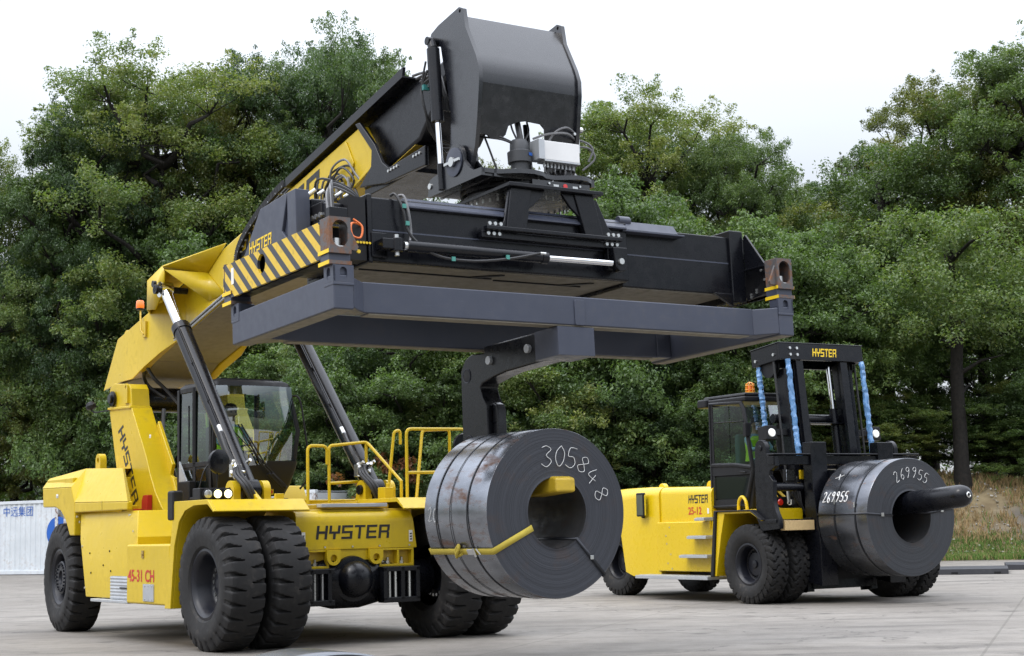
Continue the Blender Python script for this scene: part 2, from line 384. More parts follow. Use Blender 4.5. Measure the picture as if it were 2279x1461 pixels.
def coil_end(name, tone):
    """edge of the rolled strip: a fine spiral of layers about the local y axis"""
    m, n, b = newmat(name)
    t = N(n, 'ShaderNodeTexCoord'); s = N(n, 'ShaderNodeSeparateXYZ'); n.links.new(t.outputs['Object'], s.inputs[0])
    cx = N(n, 'ShaderNodeCombineXYZ'); n.links.new(s.outputs['X'], cx.inputs['X']); n.links.new(s.outputs['Z'], cx.inputs['Y'])
    ln = N(n, 'ShaderNodeVectorMath', operation='LENGTH'); n.links.new(cx.outputs[0], ln.inputs[0])
    c1 = N(n, 'ShaderNodeCombineXYZ'); n.links.new(ln.outputs['Value'], c1.inputs['X'])
    a = noise_(n, 95, 6, c1.outputs[0], .8); a2 = noise_(n, 16, 4, c1.outputs[0], .7); a3 = noise_(n, 3.5, 6, None, .65)
    lay = noise_(n, 260, 2, c1.outputs[0])
    c = mixc(n, rng(n, a, .36, .66), tuple(x * .33 for x in tone), tuple(x * 1.9 for x in tone))
    c = mixc(n, rng(n, a2, .5, .7, 0, .4), c, tuple(x * 2.0 for x in tone))
    c = mixc(n, rng(n, a3, .55, .78, 0, .5), c, (.085, .05, .032))
    n.links.new(c, b.inputs['Base Color']); b.inputs['Roughness'].default_value = .5; b.inputs['Metallic'].default_value = .3
    bump_(n, b, lay, .5, .006)
    return m
COILS1 = coil_side('coil_surface_rusty', (.25, .265, .295), .88, .72)
COILS2 = coil_side('coil_surface_dark', (.125, .132, .148), .8, .2)
COILE1 = coil_end('coil_edge_layers', (.040, .043, .052))
COILE2 = coil_end('coil_edge_layers_dark', (.042, .045, .052))
BORE = paint('coil_bore', (.035, .035, .036), .55, dirt=(.12, .06, .03), dirt_amt=.6)

def ground_mat():
    m, n, b = newmat('concrete_yard')
    t = N(n, 'ShaderNodeTexCoord'); V = t.outputs['Object']
    big = noise_(n, .22, 7, V, .6); mid = noise_(n, 1.4, 7, V, .65); fine = noise_(n, 55, 4, V, .7)
    st = N(n, 'ShaderNodeMapping'); st.inputs['Scale'].default_value = (.16, 1.1, 1); st.inputs['Rotation'].default_value = (0, 0, R_(-6)); n.links.new(V, st.inputs[0])
    streak = noise_(n, 1.0, 6, st.outputs[0], .6)
    c = mixc(n, rng(n, big, .35, .66), (.235, .214, .188), (.345, .322, .290))
    c = mixc(n, rng(n, mid, .48, .66, 0, .6), c, (.175, .161, .143))
    c = mixc(n, rng(n, streak, .52, .66, 0, .75), c, (.110, .100, .088))
    c = mixc(n, rng(n, fine, .45, .68, 0, .4), c, (.43, .41, .385))
    g2 = noise_(n, 9, 5, V, .75)
    c = mixc(n, rng(n, g2, .50, .62, 0, .45), c, (.205, .186, .162)); c = mixc(n, rng(n, g2, .38, .28, 0, .35), c, (.42, .395, .36))
    sp = N(n, 'ShaderNodeTexVoronoi'); sp.inputs['Scale'].default_value = .9; n.links.new(V, sp.inputs['Vector'])
    c = mixc(n, rng(n, sp.outputs['Distance'], .06, .15, .7, 0), c, (.07, .064, .056))
    tm = N(n, 'ShaderNodeMapping'); tm.inputs['Scale'].default_value = (.05, 3.2, 1); tm.inputs['Rotation'].default_value = (0, 0, R_(-57)); n.links.new(V, tm.inputs[0])
    tn = noise_(n, 1.0, 3, tm.outputs[0], .5)
    c = mixc(n, rng(n, tn, .60, .70, 0, .5), c, (.10, .093, .083))
    br = N(n, 'ShaderNodeTexBrick'); br.inputs['Scale'].default_value = 1.0; br.offset = 0.0
    br.inputs['Brick Width'].default_value = 5.5; br.inputs['Row Height'].default_value = 5.5; br.inputs['Mortar Size'].default_value = .02; br.inputs['Mortar Smooth'].default_value = .4
    br.inputs['Color1'].default_value = (0, 0, 0, 1); br.inputs['Color2'].default_value = (0, 0, 0, 1); br.inputs['Mortar'].default_value = (1, 1, 1, 1)
    rot = N(n, 'ShaderNodeMapping'); rot.inputs['Rotation'].default_value = (0, 0, R_(19)); rot.inputs['Location'].default_value = (1.1, 2.4, 0)
    n.links.new(V, rot.inputs[0]); n.links.new(rot.outputs[0], br.inputs['Vector'])
    bf = rng(n, br.outputs['Color'], 0, 1, 0, .5)
    c = mixc(n, bf, c, (.12, .11, .09))
    vo = N(n, 'ShaderNodeTexVoronoi', feature='DISTANCE_TO_EDGE'); vo.inputs['Scale'].default_value = .17
    wv = N(n, 'ShaderNodeTexNoise'); wv.inputs['Scale'].default_value = 1.3; wv.inputs['Detail'].default_value = 6; n.links.new(V, wv.inputs['Vector'])
    ws = N(n, 'ShaderNodeVectorMath', operation='SCALE'); ws.inputs['Scale'].default_value = 1.6; n.links.new(wv.outputs['Color'], ws.inputs[0])
    wa = N(n, 'ShaderNodeVectorMath', operation='ADD'); n.links.new(V, wa.inputs[0]); n.links.new(ws.outputs[0], wa.inputs[1]); n.links.new(wa.outputs[0], vo.inputs['Vector'])
    c = mixc(n, rng(n, vo.outputs['Distance'], 0, .006, .75, 0), c, (.09, .08, .07))
    c = mixc(n, 1.0, c, (.70, .69, .675), 'MULTIPLY')
    n.links.new(c, b.inputs['Base Color']); n.links.new(rng(n, mid, .3, .7, .62, .88), b.inputs['Roughness'])
    bump_(n, b, fine, .35, .006); return m
def simple_noise(name, c1, c2, scale, rough=.9, bump=.3, c3=None):
    m, n, b = newmat(name); a = noise_(n, scale, 7, None, .65)
    c = mixc(n, rng(n, a, .36, .64), c1, c2)
    if c3: c = mixc(n, rng(n, noise_(n, scale * .23, 4), .5, .66), c, c3)
    n.links.new(c, b.inputs['Base Color']); b.inputs['Roughness'].default_value = rough
    if bump: bump_(n, b, a, bump, .05)
    return m
def leafmat(name, a, bb, c):
    """leaf colour from a per-leaf attribute plus a small per-tree shift"""
    m = bpy.data.materials.new(name); m.use_nodes = True; n = m.node_tree; n.nodes.clear()
    o = n.nodes.new('ShaderNodeOutputMaterial'); at = n.nodes.new('ShaderNodeAttribute'); at.attribute_name = 'hue'
    cr = n.nodes.new('ShaderNodeValToRGB'); cr.color_ramp.elements[0].color = (*a, 1); cr.color_ramp.elements[1].color = (*c, 1)
    e = cr.color_ramp.elements.new(.5); e.color = (*bb, 1)
    oi = n.nodes.new('ShaderNodeObjectInfo')
    ad = n.nodes.new('ShaderNodeMath'); ad.operation = 'ADD'; n.links.new(at.outputs['Fac'], ad.inputs[0])
    n.links.new(rng(n, oi.outputs['Random'], 0, 1, -.34, .18), ad.inputs[1]); n.links.new(ad.outputs[0], cr.inputs[0])
    b = n.nodes.new('ShaderNodeBsdfPrincipled'); b.inputs['Roughness'].default_value = .42; b.inputs['Specular IOR Level'].default_value = .5
    n.links.new(cr.outputs[0], b.inputs['Base Color'])
    t = n.nodes.new('ShaderNodeBsdfTranslucent'); n.links.new(mixc(n, 1.0, cr.outputs[0], (1.3, 1.45, .6), 'MULTIPLY'), t.inputs[0])
    mx = n.nodes.new('ShaderNodeMixShader'); mx.inputs[0].default_value = .36
    n.links.new(b.outputs[0], mx.inputs[1]); n.links.new(t.outputs[0], mx.inputs[2]); n.links.new(mx.outputs[0], o.inputs[0]); return m
LEAF = leafmat('oak_leaves', (.060, .098, .034), (.122, .182, .058), (.250, .262, .080))
LEAF2 = leafmat('dark_oak_leaves', (.044, .080, .034), (.088, .146, .056), (.172, .215, .078))
LEAF3 = leafmat('olive_oak_leaves', (.074, .092, .026), (.155, .172, .046), (.280, .238, .066))
LEAFB = leafmat('bush_leaves', (.068, .112, .040), (.130, .202, .066), (.240, .288, .090))
LEAFD = leafmat('withered_leaves', (.16, .065, .030), (.28, .13, .06), (.33, .18, .09))
BARK = simple_noise('bark', (.005, .0042, .0034), (.017, .0135, .0105), 9, bump=.6)
# ------------------------------------------------------------------ ground, bank
def ground():
    m = M(); m.quad((-160, -60, 0), (200, -60, 0), (200, 320, 0), (-160, 320, 0))
    o = m.build('ground', ground_mat()); tag(o, kind='structure')
ground()
def bank_h(x, y):
    e = 54.2 + (15 - x) * .38 if x < 15 else 54.2 - (x - 15) * .25       # foot of the bank
    e = max(46, min(67.5, e)); t = max(0.0, min(1.0, (y - e - 1.6) / 6.5)); t = t * t * (3 - 2 * t)
    k = max(0.12, min(1.0, (x + 2) / 15.0))
    s = 1.0 - .22 * max(0, min(1, (x - 15) / 5.0))
    return t * 3.0 * k * s + .05
def bank():
    xs = np.arange(-42, 62, 1.0); ys = np.arange(45, 150, .9)
    m = M(); nx, ny = len(xs), len(ys)
    vs = []
    for y in ys:
        for x in xs:
            h = bank_h(x, y); e = h - .05
            h += (mnoise.noise(Vector((x * .35, y * .35, 0))) * .22 + mnoise.noise(Vector((x * 1.1, y * 1.1, 3))) * .09) * min(1, e * 2)
            if e <= 0 and bank_h(x, y + 1.8) <= .051: h = -.05
            else: h = max(h, .02)
            vs.append((x, y, h))
    m.add(vs, [(j * nx + i, j * nx + i + 1, (j + 1) * nx + i + 1, (j + 1) * nx + i) for j in range(ny - 1) for i in range(nx - 1)])
    mt = simple_noise('bank_soil', (.155, .115, .062), (.26, .205, .115), 1.1, c3=(.12, .105, .085))
    tag(m.build('bank', mt, sharp=80), kind='structure')
bank()
rs = np.random.RandomState(5)
def blades(name, n, xr, yr, hfun, hmin, hmax, mats, wdt, keep, label):
    m = M(); cnt = 0
    while cnt < n:
        x = rs.uniform(*xr); y = rs.uniform(*yr)
        if not keep(x, y): continue
        z = hfun(x, y); cnt += 1
        h = rs.uniform(hmin, hmax); a = rs.uniform(0, 6.28); lx, ly = rs.normal(0, .3, 2) * h
        dx, dy = math.cos(a) * wdt, math.sin(a) * wdt
        m.mat(rs.randint(len(mats)))
        m.add([(x - dx, y - dy, z - .03), (x + dx, y + dy, z - .03), (x + lx * .5 + dx * .7, y + ly * .5 + dy * .7, z + h * .6), (x + lx, y + ly, z + h)], [(0, 1, 2), (0, 2, 3)])
    o = m.build(name, mats, recalc=False); tag(o, label, 'grass', kind='stuff')
G1 = simple_noise('green_grass', (.065, .125, .018), (.125, .195, .036), 3, bump=0)
G2 = simple_noise('dry_grass', (.24, .165, .072), (.36, .26, .125), 3, bump=0)
G3 = simple_noise('dead_stalks', (.22, .14, .06), (.36, .25, .12), 3, bump=0)
def clump(x, y): return mnoise.noise(Vector((x * .5, y * .5, 7))) + .55 * mnoise.noise(Vector((x * 1.7, y * 1.7, 2)))
def foot(x): return max(46, min(67.5, 54.2 + (15 - x) * .38 if x < 15 else 54.2 - (x - 15) * .25))
blades('grass', 34000, (9, 22), (50, 60), lambda x, y: max(.02, bank_h(x, y)), .07, .20, [G1, G1, G1, G1, G1, G2], .02,
       lambda x, y: foot(x) - .35 < y < foot(x) + 6 and bank_h(x, y) < .85 + .25 * clump(x, y) and rs.rand() < (1.0 if bank_h(x, y) < .6 else .5), 'short green grass strip along the foot of the bank')
blades('dry_grass', 46000, (8, 26), (52, 70), lambda x, y: bank_h(x, y) + mnoise.noise(Vector((x * .35, y * .35, 0))) * .2, .08, .36, [G2, G2, G3, G2, G3, G2, G2, G1], .016,
       lambda x, y: bank_h(x, y) > .5 and clump(x, y) > -.2, 'tall dry straw-coloured grass on the bank')
def stones():
    m = M(); c = 0
    while c < 260:
        x = rs.uniform(14.5, 21); y = rs.uniform(54, 62)
        if y < foot(x) + 2.0 or clump(x, y) > .0: continue
        c += 1; z = bank_h(x, y) + mnoise.noise(Vector((x * .35, y * .35, 0))) * .2 + .04; r = rs.uniform(.02, .07)
        vs = [(x + r * (rs.rand() - .5 + a), y + r * (rs.rand() - .5 + b), z + r * .55 * (rs.rand() - .3 + cc)) for a, b, cc in ((1, 0, 0), (-1, 0, 0), (0, 1, 0), (0, -1, 0), (0, 0, 1.2), (0, 0, -1))]
        m.add(vs, [(0, 2, 4), (2, 1, 4), (1, 3, 4), (3, 0, 4), (2, 0, 5), (1, 2, 5), (3, 1, 5), (0, 3, 5)])
    tag(m.build('gravel', simple_noise('flint', (.22, .21, .19), (.48, .46, .43), 3)), 'pale loose stones scattered on the bare bank', 'gravel', kind='stuff')
stones()

# ------------------------------------------------------------------ trees
def leaf_mesh(name, centers, radii, hues, per, size, rnd, mat, flat=.75):
    """many separate leaf blades scattered through clumps"""
    ci = np.repeat(np.arange(len(centers)), np.asarray(per) if np.ndim(per) else np.full(len(centers), per)); n = len(ci)
    d = rnd.normal(size=(n, 3)); d /= np.linalg.norm(d, axis=1)[:, None]
    rad = rnd.rand(n) ** .55
    P = np.asarray(centers)[ci] + d * rad[:, None] * np.asarray(radii)[ci][:, None] * np.array([1, 1, flat])
    nrm = d * .55 + rnd.normal(size=(n, 3)) * .55 + np.array([0, 0, .62]); nrm /= np.linalg.norm(nrm, axis=1)[:, None]
    t = np.cross(nrm, rnd.normal(size=(n, 3))); t /= np.linalg.norm(t, axis=1)[:, None] + 1e-9
    b = np.cross(nrm, t)
    L = size * rnd.uniform(.65, 1.35, n)[:, None]; W = L * rnd.uniform(.36, .6, n)[:, None]
    bend = nrm * L * rnd.uniform(-.25, .1, n)[:, None]
    V = np.empty((n, 4, 3)); V[:, 0] = P - t * L * .5 + bend; V[:, 1] = P + b * W * .5 - t * L * .05; V[:, 2] = P + t * L * .5 + bend; V[:, 3] = P - b * W * .5 + t * L * .05
    me = bpy.data.meshes.new(name); me.vertices.add(n * 4); me.vertices.foreach_set('co', V.reshape(-1).astype(np.float32))
    me.loops.add(n * 4); me.loops.foreach_set('vertex_index', np.arange(n * 4, dtype=np.int32))
    me.polygons.add(n); me.polygons.foreach_set('loop_start', np.arange(0, n * 4, 4, dtype=np.int32)); me.polygons.foreach_set('loop_total', np.full(n, 4, np.int32))
    me.update(calc_edges=True)
    at = me.attributes.new('hue', 'FLOAT', 'POINT')
    h = np.asarray(hues)[ci] + rnd.normal(0, .12, n); h[rnd.rand(n) < .012] = 1.0
    at.data.foreach_set('value', np.repeat(h, 4).astype(np.float32)); me.materials.append(mat); return me
def make_tree(seed, H, cr, base, npuff, leaf, mat, trunk_r=.32, per=185, ncl=15, gap=.14, drop=0.0):
    """oak: trunk, limbs that reach rounded leaf masses, each mass made of small sprays of leaves"""
    rnd = np.random.RandomState(seed); tk = M()
    zc = base + (H - base) * .47; hz_u = H - zc; hz_d = zc - base; top = zc + hz_u * .35
    k = 9; tp = []; wob = rnd.normal(0, .10, (k + 1, 2)).cumsum(0) * cr / 5
    for i in range(k + 1):
        z = -.6 + (top + .6) * i / k; tp.append(np.array([wob[i, 0], wob[i, 1], z]))
    tk.tube([tuple(p) for p in tp], [trunk_r * (1.3 if i == 0 else 1) * (1 - .80 * i / k) + .02 for i in range(k + 1)], 9)
    cen, rad, hue, cnt = [], [], [], []
    lob = rnd.uniform(0, 6.28, 6)
    for i in range(npuff):
        f = (i + .5) / npuff; sz = -.72 + 1.70 * f; sz = min(.985, sz); az = i * 2.39996 + rnd.normal(0, .25)
        if rnd.rand() < gap and sz < .55: continue
        ch = math.sqrt(max(0, 1 - sz * sz)); ch = max(ch, .12)
        q = 1 + .10 * math.sin(2 * az + lob[0]) + .08 * math.sin(3 * az + lob[1] + 2 * sz) + .07 * math.sin(5 * az + lob[2])
        rp = cr * rnd.uniform(.21, .34); inner = rnd.uniform(.62, .80) * q
        if rnd.rand() < .16: inner *= .55
        P = np.array([math.cos(az) * ch * cr * inner, math.sin(az) * ch * cr * inner, zc + (hz_u if sz > 0 else hz_d) * sz * (inner + .04)])
        # limb
        zt_ = max(base * .55 + .4, min(top, P[2] - abs(rnd.normal(.35, .12)) * math.hypot(P[0], P[1]) - .6)); j = min(k - 1e-3, max(0, (zt_ + .6) / (top + .6) * k)); a = int(j)
        p0 = tp[a] + (tp[a + 1] - tp[a]) * (j - a); n = 6; pts = [p0]
        sag = rnd.uniform(.05, .45); kn = rnd.normal(0, .22, (n, 3)) * cr / 5
        for s in range(1, n + 1):
            t = s / n; p = p0 + (P - p0) * t; p = p + np.array([0, 0, -sag * math.sin(t * math.pi) * .5]) + (kn[s - 1] if s < n else 0); pts.append(p)
        r0 = min(trunk_r * .55, .05 + .022 * np.linalg.norm(P - p0)) * cr / 5
        tk.tube([tuple(p) for p in pts], [r0 * (1 - .8 * s / n) + .012 for s in range(n + 1)], 6, cap=False)
        hp = rnd.normal(.42, .13)
        for c in range(ncl):
            d = rnd.normal(size=3); d /= np.linalg.norm(d)
            if d[2] < -.25: d[2] = -d[2] * .6
            e = P + d * rp * rnd.uniform(.55, 1.0) * np.array([1.12, 1.12, .78])
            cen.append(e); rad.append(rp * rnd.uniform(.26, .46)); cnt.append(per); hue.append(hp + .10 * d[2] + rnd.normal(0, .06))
            if c % 5 == 0: tk.tube([tuple(pts[-2]), tuple((pts[-2] + e) * .5 + rnd.normal(0, .08, 3)), tuple(e)], [.028, .02, .008], 4, cap=False)
        for c in range(6):      # thin sprays that roughen the outline
            d = rnd.normal(size=3) * .6 + (P - np.array([0, 0, zc])) / cr; d /= np.linalg.norm(d)
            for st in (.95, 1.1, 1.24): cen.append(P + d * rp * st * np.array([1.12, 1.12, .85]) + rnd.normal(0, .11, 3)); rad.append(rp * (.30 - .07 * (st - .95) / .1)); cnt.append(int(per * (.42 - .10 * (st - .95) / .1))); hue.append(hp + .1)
    lm = leaf_mesh('crown', cen, rad, hue, cnt, leaf, rnd, mat, flat=.72)
    return tk, lm
class Proto: pass
PROT = {}
for key, args, mats in [('a', dict(seed=1, H=20, cr=5.4, base=3.6, npuff=58, leaf=.115), LEAF), ('b', dict(seed=2, H=20, cr=5.1, base=4.6, npuff=52, leaf=.115), LEAF),
                        ('c', dict(seed=3, H=20, cr=5.7, base=3.2, npuff=60, leaf=.115, gap=.24), LEAF), ('d', dict(seed=4, H=20, cr=4.8, base=6.0, npuff=44, leaf=.11, gap=.34), LEAF),
                        ('e', dict(seed=6, H=10, cr=4.3, base=.6, npuff=40, leaf=.11, trunk_r=.16), LEAFB), ('f', dict(seed=7, H=10, cr=4.0, base=.4, npuff=38, leaf=.11, trunk_r=.15), LEAF)]:
    tk, lm = make_tree(mat=mats, **args)
    p = Proto(); zz = np.empty(len(lm.vertices) * 3, np.float32); lm.vertices.foreach_get('co', zz); p.H = float(np.percentile(zz[2::3], 99.7)); p.crown = lm
    to = tk.build('trunk', BARK, sharp=60); p.trunk = to.data; bpy.data.objects.remove(to); PROT[key] = p
def tree(px, d, top, key, label, wide=1.0, rot=None, group='oaks of the wood behind the yard', name='oak_tree', h=None, cat='tree', leaves=None):
    """px: bearing as a column of the 2279 px wide view, d: distance in m, top: row of its tip"""
    x = (px - 1139.5) / 3646.0 * d
    hh = h if h else ((1172 + .0231 * (1140 - px)) - top) / 3646.0 * d + 1.44
    zb = max(0, bank_h(x, d) - .05); hh -= zb
    p = PROT[key]; s = hh / p.H
    t = thing(name, label, cat, (x, d, zb), rot if rot is not None else (px * 1.37) % 6.28, group)
    sx = min(1.5, max(.62, s)) ** .6 * wide
    t.scale = (sx, sx, s)
    a = bpy.data.objects.new('trunk', p.trunk); link(a, t); b = bpy.data.objects.new('crown', p.crown); link(b, t)
    b.material_slots[0].link = 'OBJECT'; b.material_slots[0].material = leaves or (LEAFB if key == 'e' else (LEAF, LEAF2, LEAF, LEAF3)[int(px * .37) % 4])
    return t
OAKS = [(330, 71, 122, 'a', 'broad tall oak above the amber beacon of the reach stacker', 1.08), (165, 69, 232, 'b', 'oak on the left slope of the treeline above the yellow counterweight', .66), (475, 73, 158, 'c', 'oak above the yellow boom hump', .72),
        (640, 73, 92, 'b', 'tall oak above the cable chain of the boom', .82), (768, 71, 62, 'a', 'tallest oak left of the black boom head', .72), (865, 75, 185, 'd', 'oak partly behind the black cable tray of the boom', .62), (-62, 70, 330, 'c', 'dark oak cut off by the left photo edge', .72),
        (255, 79, 190, 'd', 'oak in the second row between the two left crowns', .8), (560, 80, 160, 'd', 'oak in the second row above the drag chain', .8),
        (965, 77, 340, 'd', 'oak behind the black boom head', .7), (1100, 82, 352, 'c', 'low oak seen under the hood of the boom head', .6), (1220, 77, 372, 'a', 'oak behind the white control box of the spreader', .7),
        (1412, 72, 208, 'a', 'round-topped oak above the middle of the spreader beam', .98), (1545, 75, 262, 'b', 'oak between the two round crowns above the spreader beam', .8), (1645, 71, 280, 'c', 'broad oak above the right end of the spreader', .72), (1735, 74, 385, 'a', 'lower oak beside the open sky gap above the forklift mast', .62), (1862, 80, 400, 'd', 'sparse oak standing in the sky gap above the forklift mast', .5),
        (1938, 75, 335, 'd', 'thin-crowned oak above the forklift mast with light showing through', .95), (2065, 74, 225, 'd', 'airy oak right of the forklift mast', .85),
        (2180, 70, 145, 'b', 'tall oak on the grassy bank at right', .92), (2312, 68, 100, 'c', 'tall oak cut off by the right photo edge', 1.0)]
for px, d, top, k, lb, wd in OAKS: tree(px, d, top, k, lb, wd, leaves={330: LEAF, 165: LEAF2, 475: LEAF3, 640: LEAF2, 768: LEAF2, 1412: LEAF, 1545: LEAF2, 1645: LEAF, 2065: LEAF3, 2180: LEAF3, 2312: LEAF, 1938: LEAF2}.get(px))
LOW = [(20, 76, 640, 'e', 'bushy young oak above the left container end'), (150, 73, 600, 'f', 'bushy young oak above the containers behind the counterweight'),
       (255, 70.5, 455, 'e', 'light green young oak behind the slanted yellow boom post'), (395, 69.5, 560, 'f', 'young oak directly behind the yellow boom hump'), (520, 67.5, 505, 'e', 'young oak behind the striped spreader end'),
       (640, 66, 690, 'e', 'young oak behind the reach stacker cab'), (760, 62, 730, 'f', 'young oak behind the right lift cylinder'), (880, 62, 700, 'e', 'young oak with a dead brown branch behind the yellow railing'),
       (1000, 62, 720, 'f', 'young oak behind the black coil hook'), (1130, 62, 680, 'e', 'young oak above the rusty coil'), (1265, 61, 640, 'f', 'young oak under the middle of the lifting frame'),
       (1340, 62, 415, 'e', 'pale young oak just behind the spreader rotator'), (1470, 62, 470, 'e', 'pale young oak behind the right half of the spreader beam'), (1600, 61.5, 540, 'f', 'young oak behind the forklift hood and cab'),
       (1720, 62, 500, 'e', 'young oak behind the forklift cab roof'), (1830, 63, 570, 'e', 'young oak behind the forklift mast'), (1872, 69, 455, 'f', 'bushy oak filling the dip above the forklift cab'), (2235, 64, 610, 'e', 'bright young oak on top of the bank at the right edge'), (1420, 60.5, 770, 'f', 'low oak bush behind the yellow forklift tail'), (1540, 60.5, 790, 'e', 'low oak bush left of the forklift cab'),
       (2190, 63, 860, 'f', 'round bush on the crest of the bank'), (1925, 62, 880, 'f', 'dark bush behind the coil carried by the forklift'), (2290, 62, 930, 'e', 'bush at the right edge above the dry bank')]
for i, (px, d, top, k, lb) in enumerate(LOW):
    t = tree(px, d, top, k, lb, 1.0, group='young oaks along the edge of the wood', name='young_oak')
    if 'dead brown' in lb:
        rnd = np.random.RandomState(11); c = [(rnd.normal(0, 1.1), -3.6 + rnd.normal(0, .5), 2.7 + rnd.normal(0, .75)) for _ in range(26)]
        me = leaf_mesh('withered_branch', c, [.32] * 26, [.45] * 26, 60, .19, rnd, LEAFD)
        o = bpy.data.objects.new('withered_branch', me); link(o, t); o['label'] = 'dead brown leaves on a hanging branch'; o.rotation_euler = (0, 0, -t.rotation_euler.z)
def woodland():
    rnd = np.random.RandomState(21); c, r, h = [], [], []
    for _ in range(2100):
        x = rnd.uniform(-30, 36); y = rnd.uniform(78, 96); z = bank_h(x, y) + rnd.uniform(.2, 11.5) * rnd.rand() ** .45
        if 20 < x < 25 and 3.0 < z < 9: continue
        c.append((x, y, z)); r.append(rnd.uniform(.8, 1.7)); h.append(rnd.normal(.22, .12))
    o = bpy.data.objects.new('undergrowth', leaf_mesh('undergrowth', c, r, h, 70, .34, rnd, LEAF)); link(o)
    tag(o, 'dense dark undergrowth deep inside the wood', 'undergrowth', kind='stuff')
woodland()
# bare trunks standing on the bank
for (px, d, h, r, lb) in [(2131, 60.5, 9.5, .30, 'thick bare dark trunk standing on the bank'), (1742, 70, 9, .25, 'dark trunk behind the forklift mast'), (2190, 66, 9, .25, 'slimmer dark trunk right of the thick one on the bank'), (1978, 68, 13, .30, 'dark trunk just right of the forklift mast'), (2052, 72, 11, .22, 'thin dark trunk between the mast and the thick trunk'), (185, 70, 8, .28, 'dark trunk above the container at left')]:
    x = (px - 1139.5) / 3646 * d; zb = bank_h(x, d)
    t = thing('tree_trunk', lb, 'tree', (x, d, zb - .05), 0, 'bare trunks at the edge of the wood')
    m = M(); rnd = np.random.RandomState(int(px)); P = [(rnd.normal(0, .05), rnd.normal(0, .05), h * i / 8 - .3) for i in range(9)]
    m.tube(P, [r * (1.3 if i == 0 else 1 - .055 * i) for i in range(9)], 12)
    for q in range(7):
        z = h * (.35 + .09 * q); a = rnd.uniform(0, 6.28); l = rnd.uniform(1.2, 2.6)
        m.tube([(0, 0, z), (math.cos(a) * l * .5, math.sin(a) * l * .5, z + .5), (math.cos(a) * l, math.sin(a) * l, z + .7)], [.1, .06, .02], 6)
    m.build('trunk', BARK, t, sharp=60)
    cc = [(rnd.normal(0, 1.8), rnd.normal(-.7, 1.3), h * .56 + rnd.uniform(0, h * .5)) for _ in range(150)]
    o = bpy.data.objects.new('crown', leaf_mesh('crown', cc, [.65] * 150, [.38] * 150, 150, .14, rnd, LEAF)); link(o, t)

# ------------------------------------------------------------------ shipping containers behind the truck
CONT = paint('white_container_paint', (.60, .64, .67), .5, dirt=(.30, .18, .10), dirt_amt=.55, scale=.9)
def container(name, label, p0, p1, text):
    """p0 / p1: right and left lower corners of the long side that faces the yard"""
    d = Vector((p1[0] - p0[0], p1[1] - p0[1], 0)); L = 12.19; rz = math.atan2(d.y, d.x)
    t = thing(name, label, 'container', (p0[0], p0[1], 0.0), rz, 'white shipping containers behind the yard'); H = 2.9; D = 2.44
    # local: x along the side towards the left, y: away from the yard is -y
    m = M(); n = 42
    for (ya, sgn) in ((0, 1), (-D, -1)):
        pts = [(.16, ya - .03 * sgn)]
        st = (L - .32) / n
        for k in range(n):
            x = .16 + k * st
            pts += [(x + st * .25, ya - .03 * sgn), (x + st * .38, ya - .058 * sgn), (x + st * .75, ya - .058 * sgn), (x + st * .88, ya - .03 * sgn)]
        pts.append((L - .16, ya - .03 * sgn))
        m.add([(x, y, .17) for x, y in pts] + [(x, y, H - .12) for x, y in pts], [(i, i + 1, len(pts) + i + 1, len(pts) + i) for i in range(len(pts) - 1)])
    m.quad((.05, -.05, .1), (.05, -D + .05, .1), (.05, -D + .05, H - .1), (.05, -.05, H - .1))
    m.quad((L - .05, -.05, .1), (L - .05, -D + .05, .1), (L - .05, -D + .05, H - .1), (L - .05, -.05, H - .1))
    m.build('wall', CONT, t)
    m = M(); m.box(.15, L - .15, -D + .04, -.04, H - .06, H - .03); m.build('roof', CONT, t)
    m = M()
    for z0, z1 in ((.02, .17), (H - .12, H)):
        m.box(.16, L - .16, -.06, 0, z0, z1); m.box(.16, L - .16, -D, -D + .06, z0, z1)
    m.build('rail', CONT, t, bevel=.01)
    for x in (0, L - .16):
        for y in (-.16, -D):
            m = M(); m.box(x, x + .16, y, y + .16, .118, H - .118); m.mat(1).box(x - .002, x + .162, y - .002, y + .162, 0, .118); m.box(x - .002, x + .162, y - .002, y + .162, H - .118, H)
            m.build('corner_post', [rusty('rusty_white', (.55, .58, .60), .25), CONT], t, bevel=.008)
    return t
d0 = Vector((-.863, .505, 0)); pA = Vector((-7.05, 57.8, 0))
container('shipping_container', 'white corrugated container behind the reach stacker cab, its rusty corner showing beside the railing', pA, pA + d0, None)
pB = pA + d0 * 12.5
cb = container('shipping_container', 'white corrugated container with blue Chinese characters at the left edge', pB, pB + d0, None)
# ------------------------------------------------------------------ frames
T_LOC, T_YAW = (-2.16, 21.60, 0.0), 0.5966          # reach stacker: front axle on the ground, -y is forward
S_LOC, S_YAW, S_TILT = (0.1226, 18.3727, 3.5216), 0.5823, math.atan(-0.0429)   # spreader / lifting frame
TM = Matrix.Translation(T_LOC) @ Matrix.Rotation(T_YAW, 4, 'Z')
SM = Matrix.Translation(S_LOC) @ Matrix.Rotation(S_YAW, 4, 'Z') @ Matrix.Rotation(S_TILT, 4, 'X')
S2T = TM.inverted() @ SM

